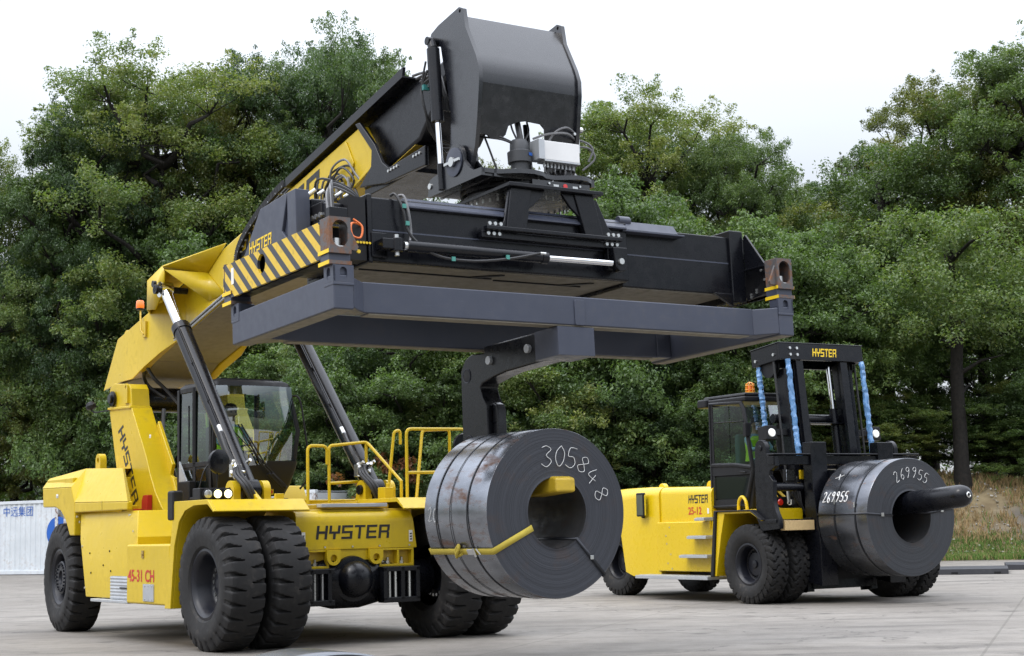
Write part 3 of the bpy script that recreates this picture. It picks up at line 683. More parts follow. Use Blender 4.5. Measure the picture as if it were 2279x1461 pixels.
# ------------------------------------------------------------------ tyres and wheels
def sstep(a, b, x):
    t = max(0.0, min(1.0, (x - a) / (b - a))); return t * t * (3 - 2 * t)
def tyre_mesh(name, R, W, rim, n, style):
    prof = [(-.30, rim), (-.36, rim + .025), (-.45, rim + .07), (-.50, rim + (R - rim) * .42), (-.505, rim + (R - rim) * .55), (-.49, rim + (R - rim) * .70), (-.475, R - .115), (-.455, R - .075), (-.432, R - .038), (-.40, R - .012), (-.36, R - .004)]
    prof += [(x, R) for x in (-.31, -.26, -.21, -.16, -.11, -.06)]
    prof = prof + [(0, R + .003)] + [(-x, r) for x, r in reversed(prof)]
    if rim > .4: pass
    per = 14; cols = n * per; m = M(); rows = len(prof); vs = []
    for c in range(cols):
        th = c / cols * n            # in groove units
        for (x, r) in prof:
            g = 0.0; ax = abs(x)
            if r > R - .15 and ax > .03:
                if style == 'lug':
                    u = (ax - .10) / .36
                    off = (.0 if x < 0 else .5) + .42 * ax
                    d = abs(((th + off + .5) % 1.0) - .5)
                    hw = .03 + .185 * max(0, u)
                    if u > -.05: g = 1 - sstep(hw * .72, hw, d) if hw > 0 else 0
                    if u <= 0.02: g *= max(0, (u + .05) / .07)
                else:
                    u = (ax - .05) / .4
                    off = (.0 if x < 0 else .5) + .34 * math.sin(ax * 15.0) + .25 * ax
                    d = abs(((th + off + .5) % 1.0) - .5)
                    hw = .12 + .06 * u
                    g = 1 - sstep(hw * .6, hw, d)
                    if ax < .09: g *= .15
            k = .055 * g * R / .83
            if ax > .46: k *= .35
            vs.append((x * W, (r - k) * math.cos(2 * math.pi * c / cols), (r - k) * math.sin(2 * math.pi * c / cols)))
    fs = [(c * rows + k, c * rows + k + 1, ((c + 1) % cols) * rows + k + 1, ((c + 1) % cols) * rows + k) for c in range(cols) for k in range(rows - 1)]
    m.add(vs, fs); o = m.build(name, RUB, sharp=32); me = o.data; bpy.data.objects.remove(o); return me
def rim_mesh(name, rim, W, style, outer=-1):
    """axis x; the visible dished side faces -x"""
    m = M()
    if style == 'deep':            # front dual: deep dish with planetary hub
        m.lathe([(rim + .035, -W * .36), (rim + .04, -W * .40), (rim + .01, -W * .41), (rim - .02, -W * .37), (rim - .045, -W * .30), (rim - .06, W * .02), (rim - .085, W * .10), (rim - .11, W * .13), (.20, W * .14), (.19, W * .02), (.17, -W * .02), (.05, -W * .03), (.0005, -W * .03)], d=(1, 0, 0), n=48, cap=False)
        m.lathe([(.06, -W * .02), (.055, -W * .10), (.0005, -W * .11)], d=(1, 0, 0), n=20, cap=False)
        m.mat(1)
        for k in range(20):
            a = 2 * math.pi * k / 20; y, z = (rim - .135) * math.cos(a), (rim - .135) * math.sin(a)
            m.cyl((W * .14, y, z), (W * .02, y, z), .022, 8)
    elif style == 'flat':          # rear steer wheel: flat hub cover with ring of bolts
        m.lathe([(rim + .035, -W * .36), (rim + .04, -W * .40), (rim + .01, -W * .41), (rim - .03, -W * .36), (rim - .07, -W * .20), (rim - .075, -W * .12), (.26, -W * .12), (.25, -W * .34), (.235, -W * .36), (.11, -W * .36), (.10, -W * .30), (.0005, -W * .30)], d=(1, 0, 0), n=48, cap=False)
        for k in range(22):
            a = 2 * math.pi * k / 22; y, z = .205 * math.cos(a), .205 * math.sin(a)
            m.cyl((-W * .34, y, z), (-W * .40, y, z), .016, 6)
    else:                          # forklift drive wheel
        m.lathe([(rim + .03, -W * .36), (rim + .035, -W * .40), (rim + .005, -W * .41), (rim - .02, -W * .36), (rim - .045, -W * .26), (rim - .05, W * .05), (rim - .08, W * .08), (.21, W * .08), (.20, -W * .02), (.07, -W * .04), (.065, -W * .10), (.0005, -W * .12)], d=(1, 0, 0), n=48, cap=False)
        for k in range(24):
            a = 2 * math.pi * k / 24; y, z = .235 * math.cos(a), .235 * math.sin(a)
            m.cyl((W * .09, y, z), (W * .0, y, z), .014, 6)
    o = m.build(name, [RIM, ZNC if style == 'deep' else RIM], sharp=30, recalc=False); me = o.data; bpy.data.objects.remove(o); return me
TY_A = tyre_mesh('tyre', .83, .54, .40, 28, 'lug'); RM_D = rim_mesh('rim', .40, .54, 'deep'); RM_F = rim_mesh('rim', .40, .54, 'flat')
TY_B = tyre_mesh('tyre', .70, .43, .335, 30, 'wave'); RM_K = rim_mesh('rim', .335, .43, 'fork')
def wheel(parent, x, y, R, ty, rm, flip, rot, steer=0.0):
    wv = bpy.data.objects.new('wheel', None); link(wv, parent); wv.location = (x, y, R - .008); wv.rotation_euler = (0, 0, (math.pi if flip else 0) + steer)
    a = bpy.data.objects.new('tyre', ty); link(a, wv); a.rotation_euler = (rot, 0, 0)
    b = bpy.data.objects.new('rim', rm); link(b, wv); b.rotation_euler = (rot * .7, 0, 0)
    return wv

# ------------------------------------------------------------------ reach stacker
RSK = thing('reach_stacker', 'large yellow reach stacker with raised telescopic boom, carrying a black spreader', 'reach stacker', T_LOC, T_YAW)
for x, fl, r in ((-1.84, 0, .1), (-1.215, 0, .23), (1.94, 1, .15), (1.32, 1, .31)): wheel(RSK, x, 0, .83, TY_A, RM_D, fl, r)
wheel(RSK, -1.62, 6.05, .83, TY_A, RM_F, 0, .05, R_(-3)); wheel(RSK, 1.62, 6.05, .83, TY_A, RM_F, 1, .2, R_(-3))

# main frame
m = M()
m.box(-.86, .86, -.1, 7.0, .62, 1.72); m.box(-1.0, 1.0, 1.2, 5.2, .62, 1.74); m.box(-1.9, -.9, 2.6, 4.3, .62, 1.2); m.box(-.9, .9, 5.0, 6.9, 1.2, 1.9)
m.build('chassis', YELW, RSK, bevel=.02)
for s in (-1, 1):                                               # folded side panels
    m = M()
    a = [(5.05, 1.785, 1.86), (4.72, 1.40, 1.98), (4.47, .57, 1.98), (2.46, .57, 1.98), (2.46, 1.42, 1.98), (2.74, 1.785, 1.86)]
    o_ = [(s * x, y, z) for y, z, x in a]; i_ = [(s * 1.2, y, z) for y, z, x in a]
    m.add(o_ + i_, [(0, 1, 4, 5), (1, 2, 3, 4)] + [(k, (k + 1) % 6, 6 + (k + 1) % 6, 6 + k) for k in range(6)] + [tuple(range(6, 12))])
    m.build('side_panel', YEL, RSK, bevel=.012)
    m = M()
    if s < 0:
        for y, z in ((4.3, 1.2), (3.5, 1.23), (3.75, 1.03), (4.25, .92), (3.45, .95)): m.cyl((-1.99, y, z), (-1.975, y, z), .014, 8)
        m.build('bolt', BLKM, RSK)
# counterweight
m = M()
def cw(side):
    s = side
    A, B, C = (5.22, 2.19), (5.08, 1.95), (5.08, 1.80)
    side_poly = [(6.56, 2.21), (6.53, 1.91), (5.95, 1.90), (5.70, 1.84), (5.46, 1.68), (5.28, 1.46), (5.08, 1.46), B, A]
    m.prism(side_poly, 'x', s * 1.2, s * 1.95)
    m.prism([(5.075, 1.80), (2.92, 1.80), (2.90, 1.915), (5.075, 1.955)], 'x', s * 1.87, s * 1.95)
cw(-1); cw(1)
x0, x1 = 1.95, 1.72
def V(s, x, y, z): return (s * x, y, z)
rv = []
for s in (-1, 1): rv += [V(s, 1.95, 5.22, 2.19), V(s, 1.95, 5.08, 1.957), V(s, 1.95, 2.90, 1.917), V(s, 1.72, 3.70, 2.41), V(s, 1.70, 5.28, 2.47), V(s, 1.86, 6.50, 2.36), V(s, 1.95, 6.56, 2.212)]
q = 7
m.add(rv[:7], [(0, 1, 2, 3, 4), (0, 4, 5, 6)])
m.add([(-1.95, 2.90, 1.917), (-1.72, 3.70, 2.41), (-1.66, 3.78, 2.41), (-1.88, 2.96, 1.92), (-1.70, 5.28, 2.47), (-.40, 5.28, 2.47), (-.40, 6.50, 2.36), (-1.86, 6.50, 2.36), (-1.95, 6.56, 2.212), (-.40, 6.6, 2.2), (-1.62, 5.28, 2.47)],
      [(0, 1, 2, 3), (1, 4, 10, 2), (4, 5, 6, 7), (7, 6, 9, 8)])
m.box(-1.9, -.42, 5.3, 6.5, 1.92, 2.34); m.box(-1.15, 1.15, 5.0, 7.4, 1.25, 1.9)
cwo = m.build('counterweight', YEL, RSK, bevel=.02)
m = M(); m.holed(arc(5.0, 2.58, .10, 0, 180, 10) + [(4.9, 2.44), (5.1, 2.44)], arc(5.0, 2.58, .045, 0, 350, 14), 'x', -1.62, -1.52); m.build('lifting_eye', YEL, cwo, bevel=.008)

# tank box with number
m = M(); m.box(-2.1, -1.5, 1.02, 2.54, .53, 1.32); tank = m.build('tank_box', YEL, RSK, bevel=.03, seg=3)
text_mesh('45-31 CH', (-2.104, 2.47, .83), (0, -1, 0), (0, 0, 1), .22, DRT, tank, sx=1.06, bold=.02)
m = M(); m.box(-2.112, -2.10, 1.54, 1.91, .575, .80)
for k in range(3):
    for z in (.60, .775): m.cyl((-2.118, 1.60 + k * .125, z), (-2.11, 1.60 + k * .125, z), .012, 8)
m.build('cover_plate', GAL, tank)
m = M(); m.box(-2.115, -2.1, 1.90, 1.96, 1.14, 1.24); m.cyl((-2.125, 1.93, 1.19), (-2.11, 1.93, 1.19), .015, 8); m.build('latch', rusty('rusty_latch', (.4, .3, .08), .5), tank)
m = M(); m.box(1.5, 2.1, 1.02, 2.54, .53, 1.32); m.build('tank_box', YEL, RSK, bevel=.03)
# step with silver chequer-plate tool box
m = M(); m.box(-2.08, -1.7, 2.56, 4.0, .52, .56); m.build('step', GAL, RSK, bevel=.008)
m = M()
zs = [.565 + k * .0225 for k in range(15)]
ys = [2.56 + k * .03 for k in range(28)]
pts = [(-2.01 - (.008 if (j % 2) else 0) - (.004 if i % 2 else 0), y, z) for j, z in enumerate(zs) for i, y in enumerate(ys)]
nn = len(ys); m.add(pts, [(j * nn + i, j * nn + i + 1, (j + 1) * nn + i + 1, (j + 1) * nn + i) for j in range(len(zs) - 1) for i in range(nn - 1)])
m.box(-2.0, -1.7, 2.56, 3.37, .563, .885); m.mat(1).box(-2.03, -2.0, 2.72, 2.98, .715, .735)
m.build('tool_box', [GAL, BLKM], RSK)

# front fenders
for s in (-1, 1):
    m = M()
    xi = .82 if s < 0 else .55
    outer = [(1.12, .50), (.80, 1.86), (-.24, 1.86), (-.43, 1.715)]; inner = [(-.41, 1.70), (-.235, 1.80), (.18, 1.795), (.46, 1.735), (.65, 1.60), (.80, 1.30), (.93, .50)]
    n_ = len(outer) + len(inner); pl = outer + inner
    m.prism(pl, 'x', s * 2.13, s * 2.095)
    m.prism([(.93, .50), (.80, 1.30), (.65, 1.60), (.46, 1.735), (.18, 1.795), (-.22, 1.80), (-.22, 1.835), (.80, 1.835), (1.09, .50)], 'x', s * 2.094, s * .98)
    m.prism([(.82, 1.80), (-.235, 1.802), (-.41, 1.70), (-.425, 1.716), (-.243, 1.858), (.82, 1.858)], 'x', s * 2.094, s * xi)
    f = m.build('front_fender', YEL, RSK, bevel=.006)
    m = M(); m.box(s * 2.15, s * 2.0, .80, 1.0, 1.62, 2.0) if s < 0 else m.box(2.0, 2.15, .80, 1.0, 1.62, 2.0); m.build('mudflap', BLKM, f, bevel=.03)
# deck between the fenders and the front cross beam
m = M(); m.box(-.83, .56, .0, 3.4, 1.725, 1.78); m.box(-1.02, -.82, .85, 3.6, 1.745, 1.84); m.box(.55, 1.95, .85, 3.6, 1.745, 1.84); m.build('deck', YELW, RSK, bevel=.006)
m = M(); m.box(-.52, .45, -.16, -.02, 1.745, 1.79); m.box(-.5, .4, .0, 1.2, 1.781, 1.79); m.build('deck_plate', GAL, RSK, bevel=.004)
m = M()
fp = [(-.20, 1.20), (-.205, 1.55), (-.19, 1.62), (-.155, 1.675), (-.09, 1.70), (.3, 1.70), (.3, 1.20)]
ra = [[(-.93, y, z) for y, z in fp], [(.85, y, z) for y, z in fp]]
for k, (y, z) in enumerate(fp):
    t = (z - 1.2) / .5; ra[0][k] = (-.95 + .05 * t, y, z); ra[1][k] = (.87 - .07 * t, y, z)
m.loft(ra); fb = m.build('front_beam', YEL, RSK, bevel=.01, sharp=50)
block_letters('HYSTER', (-.63, -.2065, 1.335), (1, 0, 0), (0, 0, 1), 1.07, .175, DKT, fb)
for x in (-.835, .745):
    m = M(); m.quad((x, -.207, 1.28), (x + .055, -.207, 1.28), (x + .055, -.207, 1.43), (x, -.207, 1.43)); m.mat(1)
    for dz in (.02, .055, .09): m.quad((x + .012, -.209, 1.285 + dz), (x + .04, -.209, 1.28 + dz), (x + .045, -.209, 1.305 + dz), (x + .015, -.209, 1.30 + dz))
    m.build('warning_label', [DWT, DKT], fb, recalc=False)
# axle clamps with through bolts
for xa, xb in ((-.80, -.44), (.30, .82)):
    m = M(); m.box(xa, xb, -.20, .2, .965, .995); m.box(xa, xb, -.20, .2, 1.175, 1.199)
    for x in ([xa, xb - .03] if xb - xa < .45 else [xa, .57, xb - .03]): m.box(x, x + .03, -.20, .2, .995, 1.175)
    m.box(xa, xb, .16, .2, .995, 1.175)
    m.build('axle_clamp', YEL, RSK, bevel=.004)
    m = M()
    for x in ((xa + .09, xa + .2) if xb - xa < .45 else (xa + .08, xa + .17, .68)):
        m.cyl((x, -.11, .96), (x, -.11, 1.08), .018, 10); m.cyl((x, -.315, .52), (x, -.315, .95), .018, 10); m.cyl((x, -.11, .997), (x, -.11, 1.035), .035, 6)
    m.build('bolt', ZNC, RSK)
    m = M()
    for x in ([xa, xa + .26] if xb - xa < .45 else [xa - .03, .53, xb - .06]): m.box(x, x + .06, -.36, -.1, .53, .96)
    m.box(xa - .03, xb, -.36, -.2, .50, .57); m.box(xa - .03, xb, -.36, -.1, .90, .963); m.box(xa - .03, xb, -.27, -.1, .56, .91)
    m.build('clamp_plate', BLK, RSK, bevel=.008)
m = M()
m.box(-.46, .30, -.18, .1, 1.06, 1.199)
for x in (-.39, .235): m.holed(arc(x, 1.10, .10, 180, 360, 12) + [(x + .1, 1.2), (x - .1, 1.2)], arc(x, 1.09, .05, 0, 345, 14), 'y', -.24, -.185)
m.build('towing_eyes', YEL, RSK, bevel=.006)
# drive axle
m = M()
sec = [(-1.0, .24), (-.72, .24), (-.55, .30), (-.30, .36), (.1, .36), (.38, .30), (.6, .24), (1.15, .24)]
m.loft([[(x, .02 + .8 * r * math.cos(2 * math.pi * k / 20), .80 + r * math.sin(2 * math.pi * k / 20)) for k in range(20)] for x, r in sec])
m.build('drive_axle', BLK, RSK, sharp=40)
m = M(); m.lathe([(.30, .0), (.29, .05), (.24, .055), (.235, .11), (.21, .19), (.16, .25), (.09, .285), (.0005, .295)], (-.10, -.18, .82), (0, -1, 0), 32); m.lathe([(.012, .29), (.012, .305), (.0005, .306)], (-.10, -.18, .82), (0, -1, 0), 8); m.build('differential_cover', BLK, RSK)
# cylinder foot brackets and lamps on the deck
for s, x in ((-1, -.74), (1, .80)):
    for xl in (x, s * 1.18):
        m = M(); m.holed(arc(1.1, 2.0, .135, -20, 200, 14) + [(.95, 1.8), (1.3, 1.8)], arc(1.1, 2.0, .05, 0, 345, 14), 'x', xl - .05, xl + .05); m.build('cylinder_bracket', YEL, RSK, bevel=.012)
    m = M(); m.prism([(.62, 1.84), (1.0, 1.84), (1.0, 2.05)], 'x', s * .98 - .03, s * .98 + .03); m.build('bracket_gusset', YEL, RSK, bevel=.008)
    m = M(); m.cyl((x - .09, 1.1, 2.0), (x + .09, 1.1, 2.0), .07, 20); m.build('pivot_pin', BLK, RSK, bevel=.006)
m = M(); m.box(-2.08, -1.66, .10, .34, 1.862, 2.01); lb = m.build('lamp_housing', BLKM, RSK, bevel=.01)
for x, mt in ((-1.985, LAMPX), (-1.855, LAMP), (-1.715, LAMP)):
    m = M(); m.lathe([(.068, 0), (.070, .03), (.064, .034)], (x, .1, 1.935), (0, -1, 0), 24); m.mat(1).lathe([(.064, .0), (.060, .030)], (x, .1, 1.935), (0, -1, 0), 24, cap=False); m.lathe([(.060, .030), (.044, .038)], (x, .1, 1.935), (0, -1, 0), 24, cap=False); m.mat(2).lathe([(.044, .038), (.03, .042), (.0005, .045)], (x, .1, 1.935), (0, -1, 0), 24, cap=False)
    m.build('headlight', [BLKM, LAMPH if mt is LAMP else mt, mt], RSK)
m = M(); m.lathe([(.30 * .52, 0), (.31 * .52, .02), (.30 * .52, .045), (.2 * .52, .06), (.0005, .065)], (-1.62, .60, 2.36), (.25, -1, .0), 32); m.cyl((-1.62, .59, 2.5), (-1.63, .62, 1.86), .012, 8); m.box(-1.66, -1.58, .52, .60, 2.33, 2.39); m.build('round_mirror', BLK, RSK)
m = M(); m.box(-.92, -.80, .35, .40, 1.86, 1.94)
m.build('stop_switch', YEL, RSK, bevel=.006)

# boom supports (slanted posts)
for s in (-1, 1):
    m = M()
    m.prism([(5.42, 1.0), (3.2, 1.0), (3.5, 1.45), (3.85, 1.70), (4.08, 1.86), (4.32, 2.08), (4.52, 2.34), (4.70, 2.64), (5.32, 3.44), (6.27, 3.47)], 'x', s * .98, s * .64)
    m.prism([(5.33, 3.442), (5.38, 3.72), (5.47, 3.80), (6.10, 3.86), (6.27, 3.80), (6.33, 3.66), (6.26, 3.472)], 'x', s * .965, s * .66)
    m.prism([(6.285, 3.44), (5.30, 3.405), (5.31, 3.45), (6.29, 3.485)], 'x', s * 1.005, s * .655)
    m.prism([(4.98, 1.45), (3.6, 1.45), (3.95, 1.70), (4.25, 2.02), (4.42, 2.30), (4.52, 2.34), (4.44, 2.5), (4.65, 2.75), (5.02, 3.2), (5.06, 3.12), (4.80, 2.75)], 'x', s * .66, s * .60)
    p = m.build('boom_support', YEL, RSK, bevel=.015)
    if s < 0:
        
        uu = Vector((0, -.49, -.87)).normalized(); vv = Vector((0, -.87, .49)).normalized()
        block_letters('HYSTER', (-.9835, 5.86, 3.08), uu, vv, 1.36, .235, DKT, p, shear=.1)
        m = M(); m.box(-1.06, -.985, 4.56, 5.36, 1.70, 1.84); m.prism([(4.66, 1.70), (4.42, 1.70), (4.42, 2.04), (4.60, 2.04), (4.66, 1.96)], 'x', -1.06, -.985); m.build('lock_bracket', RED, p, bevel=.006)
        m = M(); m.lathe([(.125, 0), (.125, .03), (.07, .035), (.07, .07), (.0005, .072)], (-.985, 6.08, 3.61), (-1, 0, 0), 24); m.build('pivot_pin', BLK, p)
        m = M(); m.tube([(-.98, 6.2, 3.44), (-1.12, 6.5, 3.42), (-1.15, 6.62, 3.46)], .012, 6); m.lathe([(.03, -.05), (.075, -.03), (.085, .02), (.06, .07), (.0005, .09)], (-1.15, 6.62, 3.52), (-.3, .2, 1), 16); m.build('camera_pod', BLKM, p)
        m = M(); m.holed(arc(5.50, 3.74, .07, 0, 180, 10) + [(5.43, 3.5), (5.57, 3.5)], arc(5.5, 3.75, .03, 0, 340, 10), 'x', -1.0, -.966); m.build('lifting_eye', YEL, p)
    m = M()
m = M(); m.box(-.64, .64, 4.4, 5.2, 1.75, 2.3); m.build('support_crossbeam', YELW, RSK, bevel=.02)
m = M(); m.cyl((-.64, 6.08, 3.61), (.64, 6.08, 3.61), .2, 20); m.build('pivot_shaft', BLK, RSK, bevel=.01)

# boom: outer section with rear skirts and cylinder humps
SL = .235
def zb(y): return 5.455 - SL * y
def zt(y): return 6.28 - SL * y
bo = M()
hw = .545
bo.prism([(-1.36, 6.50), (-1.69, 6.09), (-1.67, 5.90), (-1.25, zb(-1.25)), (5.5, zb(5.5)), (5.9, 3.99), (6.5, 4.0), (7.35, 3.92), (7.30, 4.02), (6.82, 4.66), (5.6, zt(5.6))], 'x', -hw, hw)
boom = bo.build('boom', YEL, RSK, bevel=.03, seg=3)
m = M()
for s in (-1, 1):        # flared rear skirts
    m.loft([[(s * .546, 7.36, 3.90), (s * .546, 6.55, 3.985), (s * .546, 5.95, 3.955), (s * .546, 5.4, 4.15), (s * .546, 4.15, 4.46), (s * .546, 4.25, 5.20), (s * .546, 6.85, 4.70)],
            [(s * .70, 7.30, 3.84), (s * .70, 6.55, 3.92), (s * .70, 6.0, 3.93), (s * .69, 5.5, 4.09), (s * .68, 4.85, 4.25), (s * .68, 5.05, 5.0), (s * .64, 6.82, 4.66)]])
m.build('boom_skirt', YEL, boom, bevel=.012)
m = M(); m.holed(arc(6.78, 4.70, .12, 20, 220, 12) + [(6.7, 4.5), (6.95, 4.5)], arc(6.78, 4.72, .04, 0, 340, 12), 'x', -.50, -.42); m.build('lifting_eye', YEL, boom, bevel=.006)
for s in (-1, 1):
    h = M(); X = s * 1.0; B = s * .548
    ear = [(X, 4.58, 5.31), (X, 4.0, 5.45), (X, 3.92, 5.39), (X, 3.94, 5.22), (X, 4.02, 5.02), (X, 4.28, 4.83), (X, 4.59, 4.86)]
    h.add(ear, [tuple(range(7))])
    base = [(B, 2.71, 5.63), (B, 3.36, 5.29), (B, 2.76, 4.90), (B, 3.32, 4.86), (B, 5.60, 4.92), (B, 4.69, 4.14), (B, 5.45, 5.02), (s * .50, 5.2, 5.10)]
    h.add([ear[1], base[0], base[1], ear[2]], [(0, 1, 2, 3)])
    h.add([ear[2], base[1], base[2], base[3]], [(0, 1, 2, 3)])
    h.add([ear[0], ear[1], base[0], base[7]], [(0, 1, 2, 3)])
    h.add([ear[0], ear[6], base[4], base[7]], [(0, 1, 2, 3)])
    ho = h.build('cylinder_hump', YEL, boom, sharp=1); sm = ho.modifiers.new('thick', 'SOLIDIFY'); sm.thickness = .03; sm.offset = 0
    m = M(); m.cyl((s * .6, 4.02, 5.10), (s * 1.12, 4.02, 5.10), .05, 18); m.cyl((s * 1.12, 4.10, 5.19), (s * 1.07, 4.10, 5.19), .05, 12); m.cyl((s * 1.12, 4.02, 5.10), (s * 1.07, 4.02, 5.10), .075, 16); m.build('pivot_pin', BLK, ho)
# front ring of the outer boom section
m = M()
for s_ in (-1, 1):
    m.prism([(-1.30, 6.50), (-1.36, 6.50), (-1.70, 6.09), (-1.68, 5.895), (-1.25, zb(-1.25) - .01), (-1.12, zb(-1.12)), (-1.60, 5.93), (-1.61, 6.07)], 'x', s_ * (hw + .001), s_ * (hw + .03))
    m.prism([(-.95, zt(-.95) - .15), (-1.0, zt(-1.0) - .15), (-1.2, 6.05), (-1.05, zb(-1.05) + .03), (-.98, zb(-.98) + .03), (-1.12, 6.05)], 'x', s_ * (hw + .001), s_ * (hw + .022))
m.build('boom_collar', YEL, boom, bevel=.008)
m = M(); m.prism([(1.3, zb(1.3) - .012), (1.3, zb(1.3) - .002), (5.4, zb(5.4) - .002), (5.4, zb(5.4) - .012)], 'x', -hw + .01, hw - .01); m.prism([(5.42, zb(5.42) - .012), (5.42, zb(5.42)), (5.88, 3.985), (7.2, 3.93), (7.2, 3.91), (5.86, 3.965)], 'x', -hw + .01, hw - .01); m.build('belly_shade_sheet', paint('shaded_underside_grey', (.27, .24, .20), .75, dirt=(.12, .10, .08), dirt_amt=.5), boom)  # added sheet: shade and concrete bounce painted into its grey, plus some dirt
block_letters('HYSTER', (-hw - .004, 2.35, zb(2.35) + .22), (0, -1, SL), (0, SL * .2, 1), 2.62, .43, DKT, boom, shear=.15)
# hydraulic pipes along the lower edge of the boom
m = M()
for k in range(3):
    o_ = .03 * k
    pth = [(-.60 - .0 * k, 5.75, 4.02 + o_), (-.60, 5.55, 4.12 + o_), (-.60, 5.56, 4.26 + o_), (-.60, 5.42, zb(5.42) + .05 + o_), (-.60, 4.2, zb(4.2) - .01 + o_), (-.60, 2.2, zb(2.2) - .01 + o_), (-.60, .8, zb(.8) + .0 + o_)]
    m.mat(k % 2).tube(pth, .016, 6)
m.build('hydraulic_pipe', [GAL, BLK], boom)
m = M(); m.tube(smooth_path([(-.6, 5.70, 4.06), (-.58, 5.8, 3.95), (-.45, 5.9, 3.8), (-.3, 5.6, 3.6)], 5), .03, 7); m.tube(smooth_path([(-.6, 5.60, 4.08), (-.5, 5.55, 3.9), (-.35, 5.5, 3.75), (-.2, 5.3, 3.5)], 5), .03, 7)
m.tube(smooth_path([(-.45, 5.3, 3.4), (-.52, 5.15, 3.0), (-.55, 4.8, 2.6), (-.5, 4.6, 2.2)], 5), .035, 7); m.build('hose', HOSE, boom)
# amber beacon on the boom flank
m = M(); m.box(-.72, -.69, 5.40, 5.52, 4.55, 4.80); m.tube([(-.72, 5.46, 4.60), (-.74, 5.54, 4.66), (-.70, 5.66, 5.02)], .014, 8); m.build('beacon_bracket', YELW, boom)
m = M(); m.lathe([(.052, 0), (.055, .035), (.0005, .036)], (-.70, 5.67, 5.0), (0, 0, 1), 20); m.mat(1).lathe([(.064, .036), (.066, .07), (.062, .14), (.05, .16), (.0005, .165)], (-.70, 5.67, 5.0), (0, 0, 1), 24); m.build('beacon_light', [BLKM, ORG], boom)
# shade-coloured sheet under the boom
# inner telescopic section, wear pads
m = M()
m.prism([(-1.2, zb(-1.2) - .04), (-2.62, zb(-2.62) - .01), (-3.2, zb(-3.2) + .42), (-3.45, zt(-3.45) - .12), (-1.2, zt(-1.2) - .06)], 'x', -.44, .44); inn = m.build('boom_extension', BLK, RSK, bevel=.05, seg=3)
m = M()
m.prism([(-1.5, zb(-1.5) - .045), (-2.5, zb(-2.5) - .02), (-2.5, zb(-2.5) - .014), (-1.5, zb(-1.5) - .039)], 'x', -.43, -.25)
m.build('grease_streak', YELW, inn)
m = M()      # black cradle under the boom nose
cp_ = [(-1.30, 6.52), (-1.42, 6.52), (-1.80, 6.16), (-1.98, 5.90), (-2.14, 5.80), (-3.0, 5.90), (-3.0, 5.66), (-2.05, 5.62), (-1.72, 5.66), (-1.40, 5.69), (-1.70, 5.90), (-1.72, 6.10)]
m.prism(cp_, 'x', -.60, -.55)
m.prism([(-1.45, 5.56), (-2.05, 5.60), (-2.65, 5.66), (-2.65, 5.72), (-1.45, 5.66)], 'x', -.55, .2); cr_ = m.build('boom_cradle', BLK, RSK, bevel=.012)
m = M()
for y in (-2.15, -2.22, -2.29, -2.36, -2.75, -2.82, -2.89): m.cyl((-.60, y, 5.76 - .1 * (y + 2.2)), (-.615, y, 5.76 - .1 * (y + 2.2)), .018, 8)
m.build('bolt', ZNC, cr_)
# cable tray and drag chain on the boom's flank
m = M(); m.prism([(.68, 6.10), (-2.50, 6.86), (-2.52, 6.96), (.66, 6.20)], 'x', -.60, -.56); m.prism([(.68, 6.08), (-2.50, 6.84), (-2.50, 6.86), (.68, 6.10)], 'x', -.60, -.25); tray = m.build('cable_tray', BLK, RSK)
cp = smooth_path([(-.58, .70, 6.14), (-.58, 1.25, 5.97), (-.58, 1.75, 5.76), (-.58, 2.10, 5.54), (-.58, 2.24, 5.34), (-.57, 2.22, 5.1), (-.56, 2.05, 4.98)], 8)
m = M(); acc = 0
for i in range(len(cp) - 1):
    a, b = Vector(cp[i]), Vector(cp[i + 1]); d = (b - a); L = d.length
    if L < 1e-4: continue
    d.normalize(); nrm = Vector((0, d.z, -d.y)).normalized()
    if nrm.z < 0 and i < 30: nrm = -nrm
    for xx in (-.62, -.36):
        q = [a + d * (L * .05) - nrm * .05, a + d * (L * .95) - nrm * .05, a + d * (L * .95) + nrm * .05, a + d * (L * .05) + nrm * .05]
        m.add([(xx, p.y, p.z) for p in q] + [(xx + .03, p.y, p.z) for p in q], [(0, 1, 2, 3), (7, 6, 5, 4), (0, 4, 5, 1), (1, 5, 6, 2), (2, 6, 7, 3), (3, 7, 4, 0)])
    if i % 3 == 1: m.mat(1).tube([(-.62, a.y - nrm.y * .03, a.z - nrm.z * .03), (-.34, a.y - nrm.y * .03, a.z - nrm.z * .03)], .014, 6); m.mat(0)
m.build('drag_chain', [BLKM, GAL], RSK)
m = M()
for x in (-.55, -.5, -.45, -.41): m.tube([(x, p[1], p[2] - .0) for p in cp], .018, 6)
m.build('hose', HOSE, RSK)
# hoses on the boom nose
rr = random.Random(4); m = M()
for k in range(9):
    x = -.62 + .012 * k + rr.uniform(-.02, .02); y = rr.uniform(-1.0, -.25); z = zb(y) + rr.uniform(.14, .34)
    m.mat(k % 2).tube(smooth_path([(x, y + .3, z - .25), (x - .06, y + rr.uniform(.05, .2), z + rr.uniform(-.05, .1)), (x - .04, y - rr.uniform(.1, .25), z + rr.uniform(0, .12)), (x, y - rr.uniform(.2, .45), z - rr.uniform(.0, .12)), (x + .03, y - rr.uniform(.1, .5), z - .22)], 5), .015, 6)
m.mat(2)
for k in range(5): m.cyl((-.60, -.5 - .16 * k, zb(-.5 - .16 * k) + .02), (-.63, -.55 - .16 * k, zb(-.5 - .16 * k) + .14), .022, 8)
m.build('hose', [HOSE, HOSEG, ZNC], RSK)
